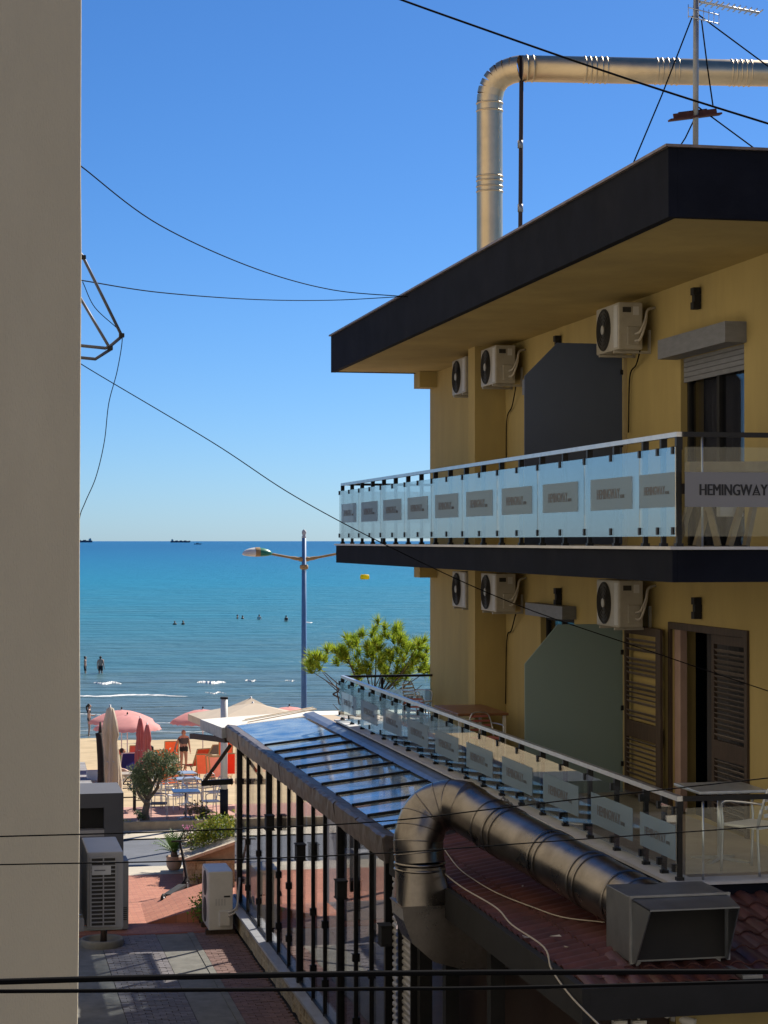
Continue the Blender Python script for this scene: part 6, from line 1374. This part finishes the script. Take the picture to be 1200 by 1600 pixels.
# terrace furniture at the sea end of the lower balcony
wt = thing('terrace_table', 'brown wooden table with white cloth on the lower balcony', 'table', (7.25, 28.3, S1T)); MB().cbox((7.25, 28.3, S1T + 0.62), 0.75, 1.5, 0.04, bev=0.008).build('table_top', mat('brown_top', (0.22, 0.10, 0.05), 0.4, var=0.2, scale=6), wt)
for sx in (-1, 1):
    for sy in (-1, 1): MB().box(7.25 + sx * .33 - .02, 7.25 + sx * .33 + .02, 28.3 + sy * .68 - .02, 28.3 + sy * .68 + .02, S1T, S1T + .6).build('leg', LWH, wt)
tch2 = None
PKC = make_cafechair('terrace_chair', mat('pink_seat', (0.45, 0.14, 0.12), 0.8), 'x', 'pink chairs on the lower balcony')
PKC.scale = (.82, .82, .82); PKC.location = (6.9, 30.4, S1T); PKC.rotation_euler = (0, 0, R(160)); PKC['label'] = 'pink chair at the near side of the pilaster on the lower balcony'
for i, (x, y, r_, lb_) in enumerate(((7.1, 26.8, 10, 'pink chair behind the brown table on the lower balcony'),)): dup(PKC, (x, y, S1T), R(r_), lb_)
wcch = dup(wch, (7.6, 33.3, S1T), R(40), 'cream chair at the sea end railing of the lower balcony', scale=0.8)
# security camera and junction boxes under the front eave
p = PY(1052, 1588, 15.7); scm = thing('security_camera', 'white security camera under the black front eave', 'camera', p); MB().tube([p + Vector((-.02, -.02, 0)), p + Vector((.14, -.14, -.03))], 0.035, 12).build('body', LWH, scm); MB().tube([p + Vector((-.05, 0, .03)), p + Vector((-.05, .06, .03))], 0.045, 12).build('mount', LWH, scm); MB().tube([p + Vector((-.05, 0, .03)), p], 0.015, 6).build('arm', LWH, scm)
for i, px in enumerate((968, 998)):
    p = PY(px, 1606, 15.55); j_ = thing('junction_box', ['white junction box under the front eave, left one', 'white junction box under the front eave, right one'][i], 'box', p, 0, 'junction boxes'); MB().cbox(p, 0.12, 0.07, 0.13, bev=0.01).build('case', LWH, j_); MB().cbox(p + Vector((0, -.038, 0)), 0.10, 0.008, 0.11, bev=0.003).build('lid', LWH, j_); MB().tube([p + Vector((0, 0, .06)), p + Vector((0, .02, .42))], 0.012, 6).build('conduit', LWH, j_)

# litter on the tiles
PAPER = mat('paper', (0.5, 0.48, 0.45), 0.9)
for i, (px, py, lb_) in enumerate(((822, 1476, 'crumpled white scrap on the tiles above the eaves'), (868, 1474, 'second pale scrap lower on the tiles near the extractor box'), (886, 1492, 'pale scrap at the eave corner of the tiled roof'), (818, 1394, 'tiny white scrap in the middle of the tiled roof'))):
    p = onroof(px, py, 0.06); t = thing('paper_scrap', lb_, 'litter', p, 0.5 * i, 'scraps on the tiled roof'); m = MB(); rs = random.Random(i); k = 0.05 if i < 3 else 0.025
    vs = [(rs.uniform(-k, k), rs.uniform(-k, k), rs.uniform(-.01, .02)) for _ in range(6)]; m.add(vs, [(0, 1, 2), (1, 2, 3), (2, 3, 4), (3, 4, 5), (0, 2, 4)]); m.build('scrap', PAPER, t, False)

for lb_, pts in (('thin black hose hanging from the middle upper air conditioner', [(806, 604, 7.9), (800, 635, 7.96), (792, 655, 7.975), (791, 720, 7.975)]), ('thin black hose hanging from the upper right air conditioner', [(1000, 548, 7.85), (994, 570, 7.95), (984, 590, 7.965), (982, 676, 7.965)]), ('thin black hose hanging from the middle lower air conditioner', [(806, 958, 7.9), (799, 985, 7.96), (792, 1000, 7.975), (790, 1100, 7.975)])):
    o = MB().tube(catm([PX(*q) for q in pts], 6), 0.009, 6).build('drain_hose', WIRE); tag(o, lb_, 'hose', 'hoses on the hotel wall')
